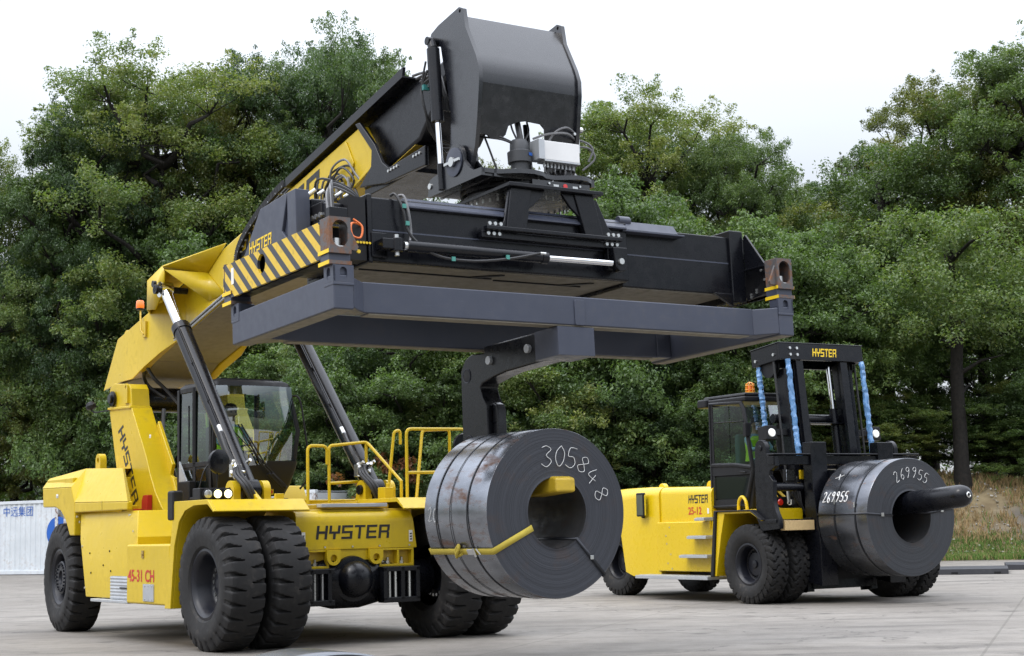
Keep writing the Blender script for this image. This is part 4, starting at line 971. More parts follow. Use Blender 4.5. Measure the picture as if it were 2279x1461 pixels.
# lift cylinders
for s in (-1, 1):
    X = s * .95; A = Vector((X, 1.10, 2.0)); B = Vector((X, 4.02, 5.10)); d = (B - A).normalized(); e_ = A + (B - A) * .79
    m = M(); m.cyl(A + d * .0, e_, .128, 28); m.cyl(e_ - d * .10, e_ + d * .03, .142, 28); m.cyl(e_ + d * .03, e_ + d * .05, .12, 28); m.cyl((X - .11, 1.1, 2.0), (X + .11, 1.1, 2.0), .15, 20)
    cy = m.build('lift_cylinder', BLK, RSK, bevel=.006)
    m = M(); m.cyl(e_, B, .085, 28); m.cyl(B - Vector((.09, 0, 0)), B + Vector((.09, 0, 0)), .12, 20); m.build('rod', CHR, cy)
    side = Vector((-.6 * 1, -.75, 0)).normalized(); side = (side - d * side.dot(d)).normalized()
    m = M(); w2 = Vector((1, 0, 0)).cross(d) * .02
    for k in (-1, 1): m.tube([e_ - d * .12 + side * .15 + w2 * k, A + d * 2.0 + side * .15 + w2 * k, A + d * 1.15 + side * .15 + w2 * k], .012, 6)
    m.tube([A + d * 2.2 + side * .13 - w2 * 3.2 + Vector((0, 0, 0)), A + d * .2 + side * .12 - w2 * 4.5], .004, 4)
    for q in (.9, 1.6, 2.4): m.cyl(A + d * q + side * .12, A + d * (q + .06) + side * .17, .02, 6)
    m.build('hydraulic_pipe', BLK, cy)
    m = M(); p0 = A + d * 1.15 + side * .16
    m.mat(1).cyl(p0, p0 - d * .14, .03, 10); m.cyl(A + d * .42 + side * .19, A + d * .3 + side * .19, .03, 10); m.mat(0)
    m.tube(smooth_path([p0 - d * .12, A + d * .85 + side * .2, A + d * .62 + side * .23, A + d * .40 + side * .2], 5), .03, 8)
    for k in range(3): m.tube(smooth_path([A + d * .32 + side * (.17 + .03 * k) + Vector((.04 * k, 0, 0)), A + d * .12 + side * .28 + Vector((.05 * k - .03, 0, 0)), A - d * .02 + side * .26 + Vector((.05 * k, -.1, -.05)), A - d * .08 + side * .12 + Vector((.04 * k, -.15, -.14))], 5), .024, 8)
    m.build('hose', [HOSE, ZNC], cy)
    m = M(); c0 = A + d * .33 + side * .15
    for k in range(9):
        q = c0 + Vector((rr.uniform(-.10, .14), rr.uniform(-.08, .02), rr.uniform(-.13, .10))); m.cyl(q, q + Vector((rr.uniform(-.06, .06), -.07, rr.uniform(-.05, .05))), rr.uniform(.018, .03), 8)
    m.box(c0.x - .07, c0.x + .07, c0.y - .02, c0.y + .08, c0.z - .12, c0.z + .05); m.build('valve_block', ZNC, cy, bevel=.004)
# boom head: two shaped cheek plates and a folded hood sheet (built in the spreader's axes, moved into the truck's)
hd = [(-.17, 3.76), (-.25, 3.72), (-.285, 3.49), (-.475, 3.11), (-.525, 2.96), (-.52, 2.79), (-.45, 2.40), (-.38, 2.10), (-.30, 1.92)] + arc(-.06, 1.97, .22, 215, 345, 8) + [(.145, 2.16), (.10, 2.55), (.17, 3.02), (.22, 3.20), (.26, 3.42), (.30, 3.46), (.34, 3.45), (.36, 3.50), (.50, 3.57), (.46, 3.64), (.30, 3.69)]
m = M(S2T)
for x in (-.77, .575): m.holed(hd, arc(-.185, 3.71, .022, 0, 330, 10), 'x', x, x + .05)
head = m.build('boom_head', HEADM, RSK, bevel=.008)
m = M(S2T); pr = [(.02, 3.66), (-.185, 3.655), (-.215, 3.60), (-.44, 3.14), (-.475, 3.05), (-.49, 2.98), (-.492, 2.90), (-.485, 2.80)]
m.loft([[(x, y, z) for y, z in pr] + [(x, y + .02, z - .01) for y, z in reversed(pr)] for x in (-.719, .574)])
lo = [(-.719, 2.24), (-.60, 2.24), (-.56, 2.20), (-.42, 2.20), (-.36, 2.26), (-.33, 2.36), (-.20, 2.42), (-.10, 2.44), (.10, 2.43), (.16, 2.38), (.18, 2.22), (.24, 2.16), (.45, 2.16), (.50, 2.24), (.574, 2.26)]
def yy(z): return -.485 + (2.80 - z) * .19
m.add([(x, yy(z), z) for x, z in lo] + [(.574, yy(2.8) - .0, 2.80), (-.719, yy(2.8), 2.80)] + [(x, yy(z) + .02, z) for x, z in lo] + [(.574, yy(2.8) + .02, 2.80), (-.719, yy(2.8) + .02, 2.80)],
      [tuple(range(17)), tuple(range(33, 16, -1))] + [(k, k + 1, 18 + k, 17 + k) for k in range(14)])
m.build('hood_sheet', HEADM, head, sharp=50, bevel=0)
m = M(S2T)
for x in (-.80, .60):
    m.lathe([(.17, 0), (.17, .03), (.06, .032), (.055, .06), (.0005, .062)], (x if x < 0 else x + .03, -.06, 1.97), (-1 if x < 0 else 1, 0, 0), 28)
m.build('pivot_pin', BLK, head, bevel=.004)
m = M(S2T); m.lathe([(.165, 0), (.165, .016), (.15, .018)], (-.846, -.06, 1.97), (-1, 0, 0), 32); m.build('pin_collar', GRY, head)
m = M(S2T); m.cyl((-.872, -.06, 1.97), (-.90, -.06, 1.97), .055, 18); m.box(-.895, -.875, -.22, .10, 1.955, 1.985); m.build('pin_lock', ZNC, head)
# boom nose behind the hood
m = M(S2T); m.box(-.44, .40, -.1, .9, 2.95, 3.4); m.build('boom_nose', BLK, head, bevel=.04)
# tilt cylinder
m = M(S2T); m.cyl((-.85, .30, 3.40), (-.85, .26, 2.52), .075, 20); m.cyl((-.91, .34, 3.50), (-.74, .34, 3.50), .05, 14); m.cyl((-.85, .34, 3.50), (-.85, .30, 3.40), .055, 14); tc_ = m.build('tilt_cylinder', BLK, RSK, bevel=.004)
m = M(S2T); m.cyl((-.85, .26, 2.52), (-.85, .235, 2.02), .032, 16); m.build('rod', CHR, tc_)
m = M(S2T); m.cyl((-.85, .235, 2.02), (-.85, .225, 1.72), .042, 14); m.build('rod_end', BLK, tc_)
m = M(S2T)
for k in range(4): m.tube(smooth_path([(-.93 + .02 * k, .34, 3.25 - .1 * k), (-.95, .42, 2.95), (-.92, .40, 2.66), (-.80 + .05 * k, .5, 2.45 - .06 * k), (-.5, .6, 2.4 - .03 * k)], 5), .014, 6)
for k in range(4): m.tube(smooth_path([(-.72 + .05 * k, 1.0, 3.30 - .03 * k), (-.74 + .05 * k, .62, 3.22), (-.76 + .04 * k, .42, 2.96), (-.74 + .04 * k, .36, 2.7)], 6), .017, 6)
m.build('hose', HOSE, tc_)
m = M(S2T); m.box(-.96, -.88, .36, .40, 2.92, 2.98); m.build('hose_clamp', paint('teal_clamp', (.02, .16, .15), .4), tc_)

# cab
def ring(z, xl, xr, yf, yb, r=.10, n=5):
    p = arc(xr - r, yb - r, r, 0, 90, n) + arc(xl + r, yb - r, r, 90, 180, n) + arc(xl + r, yf + r, r, 180, 270, n) + arc(xr - r, yf + r, r, 270, 360, n)
    return [(x, y, z) for x, y in p]
m = M(); m.loft([ring(1.93, -.78, .34, 2.66, 3.82), ring(2.10, -.81, .40, 2.55, 3.84), ring(2.36, -.83, .47, 2.47, 3.84), ring(2.46, -.83, .49, 2.46, 3.84)]); cab = m.build('cab', BLKM, RSK, sharp=50)
m = M(); m.loft([ring(3.54, -.82, .42, 2.56, 3.84), ring(3.60, -.81, .41, 2.58, 3.84), ring(3.64, -.76, .36, 2.66, 3.80)]); m.box(-.62, .2, 2.75, 3.6, 3.63, 3.67); m.build('cab_roof', BLKM, cab, sharp=50)
for (xa, ya, xb, yb_, xc, yc) in ((-.80, 2.60, -.82, 2.52, -.80, 2.62), (.44, 2.55, .47, 2.47, .38, 2.62)):
    m = M(); m.tube([(xa, ya + .0, 2.46), (xb, yb_, 2.9), (xc, yc, 3.56)], .035, 8); m.build('cab_pillar', BLKM, cab)
for x, y in ((-.80, 3.80), (.44, 3.80), (-.82, 3.2)):
    m = M(); m.tube([(x, y, 2.46), (x, y, 3.56)], .04, 8); m.build('cab_pillar', BLKM, cab)

# bulged windscreen: a curved sheet between the pillars
m = M(); g = []; nu, nv = 14, 10
for j in range(nv + 1):
    v = j / nv; z = 2.40 + 1.14 * v
    for i in range(nu + 1):
        u = i / nu
        xl = -.79 - .02 * math.sin(v * 3.14); xr = .43 + .06 * math.sin(min(1, v * 1.3) * 3.14) - .03 * v
        x = xl + (xr - xl) * u; bul = math.sin(u * math.pi) ** .8
        y = 2.56 - .10 * bul - .05 * math.sin(v * 2.6)
        g.append((x, y, z - .07 * (1 - v) * (1 - bul) * 0 + .03 * (1 - v) * (u - .5)))
m.add(g, [(j * (nu + 1) + i, j * (nu + 1) + i + 1, (j + 1) * (nu + 1) + i + 1, (j + 1) * (nu + 1) + i) for j in range(nv) for i in range(nu)])
m.build('windscreen', GLS, cab, sharp=80, recalc=False)
m = M(); m.quad((-.825, 2.66, 2.46), (-.825, 3.16, 2.46), (-.815, 3.16, 3.54), (-.815, 2.66, 3.54)); m.quad((-.825, 3.24, 2.46), (-.825, 3.78, 2.46), (-.815, 3.78, 3.54), (-.815, 3.24, 3.54)); m.quad((.475, 2.62, 2.46), (.475, 3.78, 2.46), (.40, 3.78, 3.54), (.40, 2.62, 3.54)); m.build('side_window', GLS2, cab, recalc=False)
m = M(); m.quad((-.75, 3.835, 2.5), (.4, 3.835, 2.5), (.38, 3.835, 3.5), (-.75, 3.835, 3.5)); m.build('rear_window', GLSC, cab, recalc=False)
m = M(); m.box(-.84, -.826, 2.62, 3.80, 2.40, 2.47); m.box(-.84, -.826, 2.60, 2.67, 2.0, 3.56); m.box(-.84, -.826, 3.15, 3.24, 2.0, 3.56); m.box(-.84, -.826, 3.74, 3.82, 2.0, 3.56); m.box(-.84, -.822, 2.7, 3.7, 3.50, 3.57)
for y in (3.28,): m.tube([(-.88, y, 2.6), (-.88, y, 3.3)], .014, 6)
m.build('cab_door', BLKM, cab, bevel=.008)
m = M(); m.quad((-.842, 2.72, 2.06), (-.842, 3.12, 2.06), (-.842, 3.12, 2.36), (-.842, 2.80, 2.38)); m.quad((-.842, 3.26, 2.06), (-.842, 3.72, 2.06), (-.842, 3.72, 2.36), (-.842, 3.26, 2.36)); m.build('lower_window', GLS2, cab, recalc=False)
m = M()
for k, dx in enumerate((0, .05)):
    m.tube([(.24 - dx, 2.40, 2.10), (-.10 - dx, 2.36, 2.40), (-.46 - dx, 2.40, 2.98)], .012, 6)
    m.tube([(.24 - dx, 2.42, 2.08), (.0 - dx, 2.38, 2.28)], .028, 8)
m.tube([(-.12, 2.36, 2.42), (-.62, 2.40, 2.92)], .008, 5); m.build('wiper', BLKM, cab)
m = M(); m.tube(smooth_path([(.44, 2.60, 3.42), (.52, 2.50, 3.36), (.58, 2.46, 2.9), (.62, 2.44, 2.5), (.60, 2.46, 2.2), (.52, 2.52, 2.06)], 5), .015, 7); m.build('grab_rail', BLKM, cab)
m = M(); m.tube(smooth_path([(-.86, 2.62, 2.42), (-.95, 2.6, 2.3), (-1.02, 2.62, 2.0), (-.95, 2.66, 1.95)], 5), .012, 6); m.build('grab_rail', BLKM, cab)
m = M(); m.box(.0, .10, 2.52, 2.58, 1.98, 2.06); m.mat(1).cyl((.06, 2.52, 2.02), (.06, 2.50, 2.02), .022, 10); m.build('stop_switch', [YEL, RED], cab, bevel=.004)
m = M(); m.box(-.48, .08, 3.15, 3.62, 2.30, 2.42); m.box(-.46, .06, 3.56, 3.68, 2.40, 3.02); m.box(-.32, -.08, 3.58, 3.66, 3.04, 3.22); m.build('seat', SEATM, cab, bevel=.04, seg=3)
m = M(); m.lathe([(.17, -.012), (.185, -.012), (.19, 0), (.185, .012), (.17, .012), (.165, 0), (.17, -.012)], (-.20, 2.86, 2.62), (0, .45, .9), 28, cap=False); m.cyl((-.2, 2.86, 2.62), (-.2, 2.74, 2.2), .03, 10); m.box(-.36, -.04, 2.85, 2.87, 2.61, 2.63); m.build('steering_wheel', BLKM, cab)
m = M(); m.box(-.15, .02, 3.7, 3.78, 2.9, 3.30); m.box(-.42, -.25, 3.7, 3.76, 2.95, 3.3); m.build('jacket', VEST, cab, bevel=.03)
m = M(); m.box(-.85, .45, 2.75, 3.85, 1.78, 1.935); m.build('cab_base', BLKM, RSK, bevel=.01)
m = M(); m.cyl((-.05, 2.60, 1.93), (.25, 2.58, 1.93), .035, 12); m.box(-.4, -.1, 2.6, 2.7, 1.86, 1.93); m.build('pipe', ZNC, RSK)
m = M(); m.box(-1.02, -.88, 2.6, 2.95, 1.85, 1.96); m.box(-1.0, -.9, 3.0, 3.4, 1.9, 2.2); m.build('battery_step', BLKM, RSK, bevel=.02)
m = M(); m.prism([(3.0, 1.85), (3.6, 1.85), (3.6, 2.5)], 'x', -.90, -.88); m.build('chequer_guard', GAL, RSK)
# yellow guard rails on the right deck
def rail(paths, r=.022):
    m = M()
    for p in paths: m.tube(p, r, 8)
    m.build('guard_rail', YEL, RSK)
def bend(a, b, c, d, r=.08):
    """U-shaped rail a up to b, across to c, down to d with rounded corners"""
    out = []; P = [Vector(q) for q in (a, b, c, d)]
    out.append(P[0])
    for i in (1, 2):
        u = (P[i - 1] - P[i]).normalized(); v = (P[i + 1] - P[i]).normalized()
        for k in range(6):
            t = k / 5; out.append(P[i] + u * r * (1 - t) ** 2 + v * r * t ** 2)
    out.append(P[3]); return [tuple(q) for q in out]
rail([bend((.03, 1.3, 1.80), (.03, 1.3, 2.62), (.33, 1.3, 2.62), (.33, 1.3, 2.36))])
rail([bend((.36, 1.3, 1.80), (.36, 1.3, 2.62), (.96, 1.3, 2.68), (1.08, .55, 2.10), .06) + [(1.08, .55, 2.08), (1.08, .55, 1.84)], [(.36, 1.3, 2.10), (1.0, 1.3, 2.13)], [(.95, 1.3, 2.66), (.95, 1.3, 1.84)]])
rail([bend((1.0, .8, 1.84), (1.12, .8, 2.80), (1.22, .8, 2.82), (1.22, .8, 2.62), .045)])
rail([bend((.91, .1, 1.86), (.91, .1, 2.79), (1.86, .1, 2.80), (1.86, .1, 1.86)), [(.91, .1, 2.20), (1.86, .1, 2.21)], [(1.45, .1, 2.2), (1.45, .1, 1.86)]])
rail([bend((1.32, .55, 1.86), (1.55, .75, 2.82), (2.0, .75, 2.84), (2.0, .75, 1.86), .06)])
m = M(); m.lathe([(.16, 0), (.165, .02), (.15, .05), (.0005, .06)], (1.80, .05, 2.58), (-.3, -1, 0), 28); m.box(1.8, 1.86, .06, .1, 2.56, 2.62); m.build('round_mirror', BLK, RSK)
m = M(); m.box(.82, .96, .55, .75, 1.86, 2.02); m.cyl((.9, .6, 2.0), (.9, .6, 2.08), .03, 8); m.build('rail_bracket', YEL, RSK, bevel=.01)

m = M()
m.box(-1.953, -1.951, 3.9, 3.906, 1.81, 1.95); m.build('panel_seam', DKT, RSK)
for (x, y, z, w_, h_) in ((-.984, 5.55, 3.66, .06, .09), (-.984, 4.55, 2.9, .07, .05), (-1.954, 5.9, 2.04, .10, .06)):
    m = M(); m.quad((x, y, z), (x, y - w_, z), (x, y - w_, z + h_), (x, y, z + h_)); m.mat(1).quad((x - .001, y - .012, z + .01), (x - .001, y - w_ + .012, z + .01), (x - .001, y - w_ + .012, z + h_ * .4), (x - .001, y - .012, z + h_ * .4)); m.build('warning_label', [DWT, DKT], RSK, recalc=False)
m = M()
for y, z in ((4.98, 1.74), (4.86, 1.66), (2.85, 1.72), (2.62, 1.5), (4.62, 1.3), (4.5, .7)): m.cyl((-1.95 if z > 1.5 else -1.98, y, z), (-1.90 - .085 * (1.8 - z) / .4 - .012 if z > 1.42 else -1.992, y, z), .016, 8)
for x in (-.88, -.5, -.1, .3, .75): m.cyl((x, -.20, 1.235), (x, -.212, 1.235), .012, 8)
m.build('bolt', ZNC, RSK)
# ------------------------------------------------------------------ container spreader (hangs from the boom head)
SPR = thing('container_spreader', 'dark grey telescopic spreader with striped ends hanging under the boom head', 'spreader', S_LOC)
SPR.rotation_euler = SM.to_euler()
m = M(); m.box(-2.32, 1.02, -.70, .70, .62, 1.30); m.box(-2.33, -2.27, -.72, .72, .60, 1.33); main = m.build('main_beam', BLK, SPR, bevel=.02)
m = M(); m.box(-2.31, .70, -.702, -.70, .94, .955); m.build('weld_seam', GRY, main)
m = M()
m.box(-2.3, 1.0, -.66, .66, .612, .622); m.mat(1)
for xa, xb, y in ((-2.25, -.62, -.36), (-.55, .62, -.30)): m.box(xa, xb, y, y + .025, .598, .611); m.prism([(xb - .3, y), (xb - .02, y - .22), (xb + .03, y - .22), (xb + .03, y - .17), (xb - .22, y + .025)], 'z', .599, .610)
m.build('underside_panel', [DUN, BLKM], main)
m = M(); m.box(-1.86, .98, -.76, -.60, 1.205, 1.225); m.prism([(-.76, 1.225), (-.60, 1.225), (-.60, 1.335), (-.64, 1.335)], 'x', -1.86, .98); m.build('slide_rail', GRY, main, bevel=.006)
m = M(); m.box(.98, 2.60, -.62, .62, .57, 1.27); m.box(2.59, 2.80, -.66, .66, .48, 1.35); m.prism([(2.30, .58), (2.60, .58), (2.60, .42)], 'y', -.66, -.60); sl = m.build('sliding_beam', BLK, SPR, bevel=.015)
m = M(); m.box(.99, 2.58, -.60, .60, .560, .572); m.build('underside_panel', DUN, sl)
m = M(); m.box(1.0, 2.58, -.624, -.62, .94, .955); m.build('weld_seam', GRY, sl)
m = M(); m.box(.94, 1.84, -.74, -.60, 1.19, 1.21); m.prism([(-.74, 1.21), (-.60, 1.21), (-.60, 1.325), (-.66, 1.325)], 'x', .94, 1.74); m.cyl((.94, -.64, 1.33), (1.1, -.64, 1.33), .055, 14); m.build('slide_rail', GRY, SPR, bevel=.006)
m = M(); m.box(-2.77, -2.32, -.55, .55, .66, 1.24); sl2 = m.build('sliding_beam', BLKM, SPR, bevel=.015)
m = M(); m.box(-2.34, -2.325, -.66, .66, .66, 1.28); m.build('beam_mouth', BLKM, SPR)
# end beams with hazard stripes
def slot(cx, cz, w, h, n=8): return [(cx + w * math.cos(a) * 1.0, cz + (h - w) * (1 if math.sin(a) > 0 else -1) + w * math.sin(a)) for a in [2 * math.pi * (k + .5) / (2 * n) for k in range(2 * n)]]
for s in (-1, 1):
    xa, xb = (-3.03, -2.80) if s < 0 else (2.80, 3.03)
    m = M(); yz = [(1.36, .90), (1.36, .63), (1.18, .52), (-1.02, .525), (-1.02, .60), (-1.00, .90)]
    xo = xa if s < 0 else xb
    m.holed(yz, slot(.36, .745, .10, .105), 'x', xo, xo - s * .03)
    m.prism([(1.34, .86), (1.34, .88), (-1.0, .88), (-1.0, .86)], 'x', xo - s * .03, xo - s * .24)
    eb = m.build('end_beam', HAZ if s < 0 else BLK, SPR, bevel=.006)
    m = M(); m.prism([(1.3, .54), (1.3, .858), (-1.0, .858), (-1.0, .54)], 'x', xo - s * .10, xo - s * .23); m.build('inner_plate', BLKM, eb)
    if s < 0:
        m = M(); m.quad((-3.032, 1.14, .66), (-3.032, 1.07, .66), (-3.032, 1.07, .84), (-3.032, 1.14, .84)); m.build('warning_label', DWT, eb, recalc=False)
        m = M(); m.prism([(1.0, .88), (.50, 1.37), (-.17, 1.40), (-.02, 1.02), (-.15, .90), (-.20, .88)], 'x', -2.965, -2.93); m.box(-2.965, -2.80, -.36, -.16, .88, 1.40); m.box(-2.93, -2.78, -.17, .02, .9, 1.38)
        ep = m.build('end_plate', GRY, SPR, bevel=.008)
        block_letters('HYSTER', (-2.968, .80, .93), (0, -1, .02), (0, 0, 1), .56, .125, DYT, ep)
        m = M(); m.box(-2.76, -2.35, -.62, -.25, .9, 1.22); m.box(-2.76, -2.5, -.30, .3, 1.0, 1.33); bx = m.build('equipment_box', BLK, SPR, bevel=.02)
        m = M()
        for k in range(3): m.cyl((-2.76, -.35 - .09 * k, 1.10), (-2.785, -.35 - .09 * k, 1.10), .028, 10)
        for k in range(5): m.cyl((-2.85 + .1 * k, -.45, 1.33), (-2.8 + .1 * k, -.5, 1.37), .022, 8)
        m.build('hydraulic_fitting', ZNC, bx)
    else:
        m = M(); m.prism([(-.66, 1.28), (-.70, 1.30), (-1.0, .90), (-1.2, .90), (-1.2, .56), (-.66, .50)], 'x', 2.80, 2.83); m.prism([(-.4, 1.3), (-.45, 1.32), (-.75, .92), (-.4, .9)], 'x', 2.98, 3.0); m.build('gusset', BLK, SPR, bevel=.006)
        m = M()
        for y, z in ((-.95, .82), (-1.0, .70), (-.85, .60), (-.85, .57), (-.75, .56), (-.75, .53)): m.cyl((2.798, y, z), (2.785, y, z), .016, 8)
        m.build('bolt', ZNC, SPR)
    # corner housings with twistlocks
    for sy in (-1, 1):
        y0, y1 = (-1.22, -1.01) if sy < 0 else (1.13, 1.34)
        m = M(); xa2, xb2 = (xa, xa + .235) if s < 0 else (xb - .235, xb)
        cx = (xa2 + xb2) / 2
        m.holed([(xa2, .59), (xb2, .59), (xb2, .92), (xa2, .92)], slot(cx, .755, .085, .135), 'y', y0 if sy < 0 else y1, (y0 + .03) if sy < 0 else (y1 - .03))
        if sy < 0:
            m.box(xa2, xa2 + .025, y0 + .03, y1, .59, .92); m.box(xb2 - .025, xb2, y0 + .03, y1, .59, .92); m.box(xa2 + .025, xb2 - .025, y0 + .03, y1, .895, .92); m.box(xa2, xb2, y0, y1, .56, .59)
            gx = xb2 if s < 0 else xa2
            m.prism([(gx, .84), (gx - s * .10, .64), (gx - s * .085, .60), (gx, .60)], 'y', y0 + .03, y0 + .06)
        ch = m.build('corner_housing', RUST, SPR, bevel=.006)
        m = M(); m.box(xa2 + .03, xb2 - .03, y0 + .03, y1 - .02, .60, .64); m.cyl((cx, (y0 + y1) / 2, .6), (cx, (y0 + y1) / 2, .72), .05, 12); m.cyl((cx, (y0 + y1) / 2, .46), (cx, (y0 + y1) / 2, .6), .045, 12); m.build('twistlock', ZNC, ch)
        m = M(); m.box(xa2 + .0, xb2, y0 + .03, y1, .485, .555); m.build('lock_block', GRY, ch)
        m = M()
        for z0 in (.445, .557): m.box(xa2 - .012 if s < 0 else xa2, xb2 if s < 0 else xb2 + .012, y0 - .002, y1, z0, z0 + .038)
        m.mat(1)
        for z0 in (.445, .557): m.box(xo + s * .012, xo + s * .016, y0, y1 + .02, z0, z0 + .038)
        if s > 0:
            for z0 in (.445, .557): m.box(xa2 - .004, xa2 - .001, y0, y1 + .02, z0, z0 + .038)
        m.build('lock_collar', [RUST, DYT], ch)
        if sy < 0 and s < 0:
            m = M(); m.box(cx - .10, cx + .10, y0 + .02, y0 + .1, .92, 1.02); m.build('sensor_box', BLK, SPR, bevel=.006)
# orange cable, yellow plugs, fan of hoses at the left end
m = M(); m.tube(smooth_path([(-2.62, -.95, .98), (-2.55, -1.0, .90), (-2.58, -1.02, .78), (-2.66, -1.0, .80), (-2.66, -.98, .92), (-2.55, -.9, .95), (-2.40, -.7, .98)], 6), .011, 6); m.build('cable', paint('orange_cable', (.75, .17, .03), .45, dirt_amt=0), SPR)
m = M()
for k in range(5): m.cyl((-2.46 + .035 * k, -.72, .80), (-2.46 + .035 * k, -.735, .80), .013, 8)
m.cyl((-2.55, -.9, .66), (-2.55, -.92, .66), .02, 8); m.build('plug', DYT, SPR)
m = M(); m.box(-2.55, -2.35, -.71, -.5, .62, 1.28); m.build('valve_cabinet', BLKM, SPR)
m = M()
for k in range(4): m.mat(k % 2).tube(smooth_path([(-2.90 + .02 * k, -.95, 1.02), (-2.86 + .02 * k, -.86, 1.25 + .02 * k), (-2.70, -.70, 1.36 + .02 * k), (-2.45, -.62, 1.32 + .015 * k), (-2.30, -.55, 1.24)], 6), .014, 6)
m.build('hose', [HOSEG, HOSE], SPR)
# side-shift frame and tower that carries the rotator
def quad_leg(m, x0t, x1t, x0b, x1b, zt_, zb_, y0, y1):
    m.loft([[(x0b, y0, zb_), (x1b, y0, zb_), (x1b, y1, zb_), (x0b, y1, zb_)], [(x0t, y0, zt_), (x1t, y0, zt_), (x1t, y1, zt_), (x0t, y1, zt_)]])
m = M()
for sy in (-1, 1):
    y0, y1 = (-.80, -.72) if sy < 0 else (.72, .80)
    yo = y0 if sy < 0 else y1
    quad_leg(m, -.60, -.33, -.68, -.42, 1.54, 1.08, y0, y1); quad_leg(m, .24, .50, .37, .62, 1.54, 1.08, y0, y1)
    m.box(-.98, .82, min(yo, yo + sy * .05) - (.03 if sy < 0 else 0), max(yo, yo + sy * .05), 1.03, 1.075); m.box(-1.0, .84, y0, y1, .955, 1.03)
    m.prism([(-.99, 1.03), (-.78, 1.075), (-.70, 1.16), (-.66, 1.30), (-.62, 1.5), (-.58, 1.5), (-.60, 1.08)], 'y', y0 + .02, y1 - .02)
    m.prism([(.62, 1.08), (.52, 1.5), (.56, 1.5), (.70, 1.2), (.82, 1.075)], 'y', y0 + .02, y1 - .02)
    m.prism([(-.33, 1.54), (-.42, 1.3), (-.30, 1.36), (-.2, 1.46), (-.14, 1.54)], 'y', y0 + .02, y1 - .02); m.prism([(.24, 1.54), (.36, 1.25), (.2, 1.38), (.12, 1.48), (.08, 1.54)], 'y', y0 + .02, y1 - .02)
    m.box(.66, .86, y0, y1, .72, .955) if sy < 0 else None
tw = m.build('rotator_tower', BLK, SPR, bevel=.01)
m = M(); m.box(-.66, .60, -.86, .86, 1.542, 1.585); m.build('tower_top_plate', BLK, tw, bevel=.006)
m = M()
for z in (1.0, 1.10):
    for x in (-.93, -.86, -.79, .64, .71, .78): m.cyl((x, -.835 if z > 1.05 else -.80, z), (x, -.86 if z > 1.05 else -.825, z), .021, 10)
m.build('bolt', ZNC, tw)
m = M()
m.lathe([(.62, 1.586), (.62, 1.63), (.58, 1.63), (.58, 1.655), (.64, 1.655), (.64, 1.70), (.0005, 1.70)], (0, 0, 0), (0, 0, 1), 56); rt = m.build('slewing_ring', BLK, SPR, bevel=.004)
m = M()
for k in range(40):
    a = 2 * math.pi * k / 40; m.cyl((.60 * math.cos(a), .60 * math.sin(a), 1.50), (.60 * math.cos(a), .60 * math.sin(a), 1.545), .014, 6)
    if k % 2: m.cyl((.61 * math.cos(a), .61 * math.sin(a), 1.70), (.61 * math.cos(a), .61 * math.sin(a), 1.72), .014, 6)
m.build('bolt', ZNC, rt)
# yoke with pin ears
m = M()
base = [(-.83, -.60), (-.62, -.60), (-.52, -.66), (-.40, -.72), (-.24, -.74), (-.10, -.70), (0, -.62), (.12, -.60), (.24, -.66), (.36, -.72), (.50, -.70), (.62, -.62), (.66, -.5), (.66, .55), (-.83, .55)]
m.prism(base, 'z', 1.735, 1.785)
yk = [(.56, 1.70), (.51, 1.88), (.46, 1.905), (.20, 1.94), (.13, 1.99), (.10, 2.08)] + arc(-.06, 1.99, .185, 20, 190, 9) + [(-.28, 1.92), (-.36, 1.84), (-.45, 1.79), (-.60, 1.785), (-.60, 1.70)]
m.prism(yk, 'x', -.845, -.80); m.prism(yk, 'x', .63, .675); m.prism(yk, 'x', -.68, -.645); m.prism(yk, 'x', .49, .52)
m.box(-.80, .63, -.58, .5, 1.705, 1.734)
m.box(-.22, .56, -.66, -.60, 1.60, 1.70)
yo = m.build('yoke', HEADM, SPR, bevel=.008)
m = M(); m.cyl((-.86, .49, 1.82), (-.845, .49, 1.82), .035, 12)
for x in (.06, .32): m.box(x, x + .07, -.668, -.66, 1.63, 1.665)
for x in (-.0, .42): m.cyl((x, -.665, 1.67), (x, -.675, 1.67), .014, 8)
for x in (-.40, -.32, -.22, -.12, .40, .52): m.cyl((x, -.60, 1.786), (x, -.60, 1.81), .02, 8)
m.build('fitting', ZNC, yo)
m = M(); m.cyl((.22, -.662, 1.655), (.22, -.668, 1.655), .028, 14); m.build('reflector', LAMPR, yo)
for x, y in ((-.21, -.42), (.50, -.25)):
    m = M(); m.lathe([(.16, 1.786), (.16, 1.81), (.10, 1.812), (.105, 1.93), (.135, 1.935), (.14, 2.06), (.11, 2.075), (.105, 2.16), (.085, 2.20), (.03, 2.21), (.0005, 2.21)], (x, y, 0), (0, 0, 1), 28)
    mo = m.build('slew_motor', paint('motor_grey', (.05, .053, .058), .5), SPR, bevel=.003)
    m = M(); m.quad((x + .03, y - .142, 2.0), (x + .09, y - .122, 2.0), (x + .09, y - .122, 2.035), (x + .03, y - .142, 2.035)); m.build('motor_label', DBL, mo, recalc=False)
    m = M()
    for k in range(10):
        a = 2 * math.pi * k / 10; m.cyl((x + .135 * math.cos(a), y + .135 * math.sin(a), 1.81), (x + .135 * math.cos(a), y + .135 * math.sin(a), 1.83), .014, 6)
    m.build('bolt', ZNC, mo)
m = M(); m.box(.0, .49, -.60, -.46, 1.965, 2.185); cb_ = m.build('control_box', WHT, SPR, bevel=.008)
m = M(); m.box(-.08, -.001, -.62, -.44, 1.96, 2.19); m.box(.0, .49, -.605, -.45, 1.945, 1.964)
for k in range(9): m.cyl((.04 + .05 * k, -.53, 1.945), (.04 + .05 * k, -.53, 1.89), .014, 8)
m.build('box_frame', GAL, cb_, bevel=.003)
m = M()
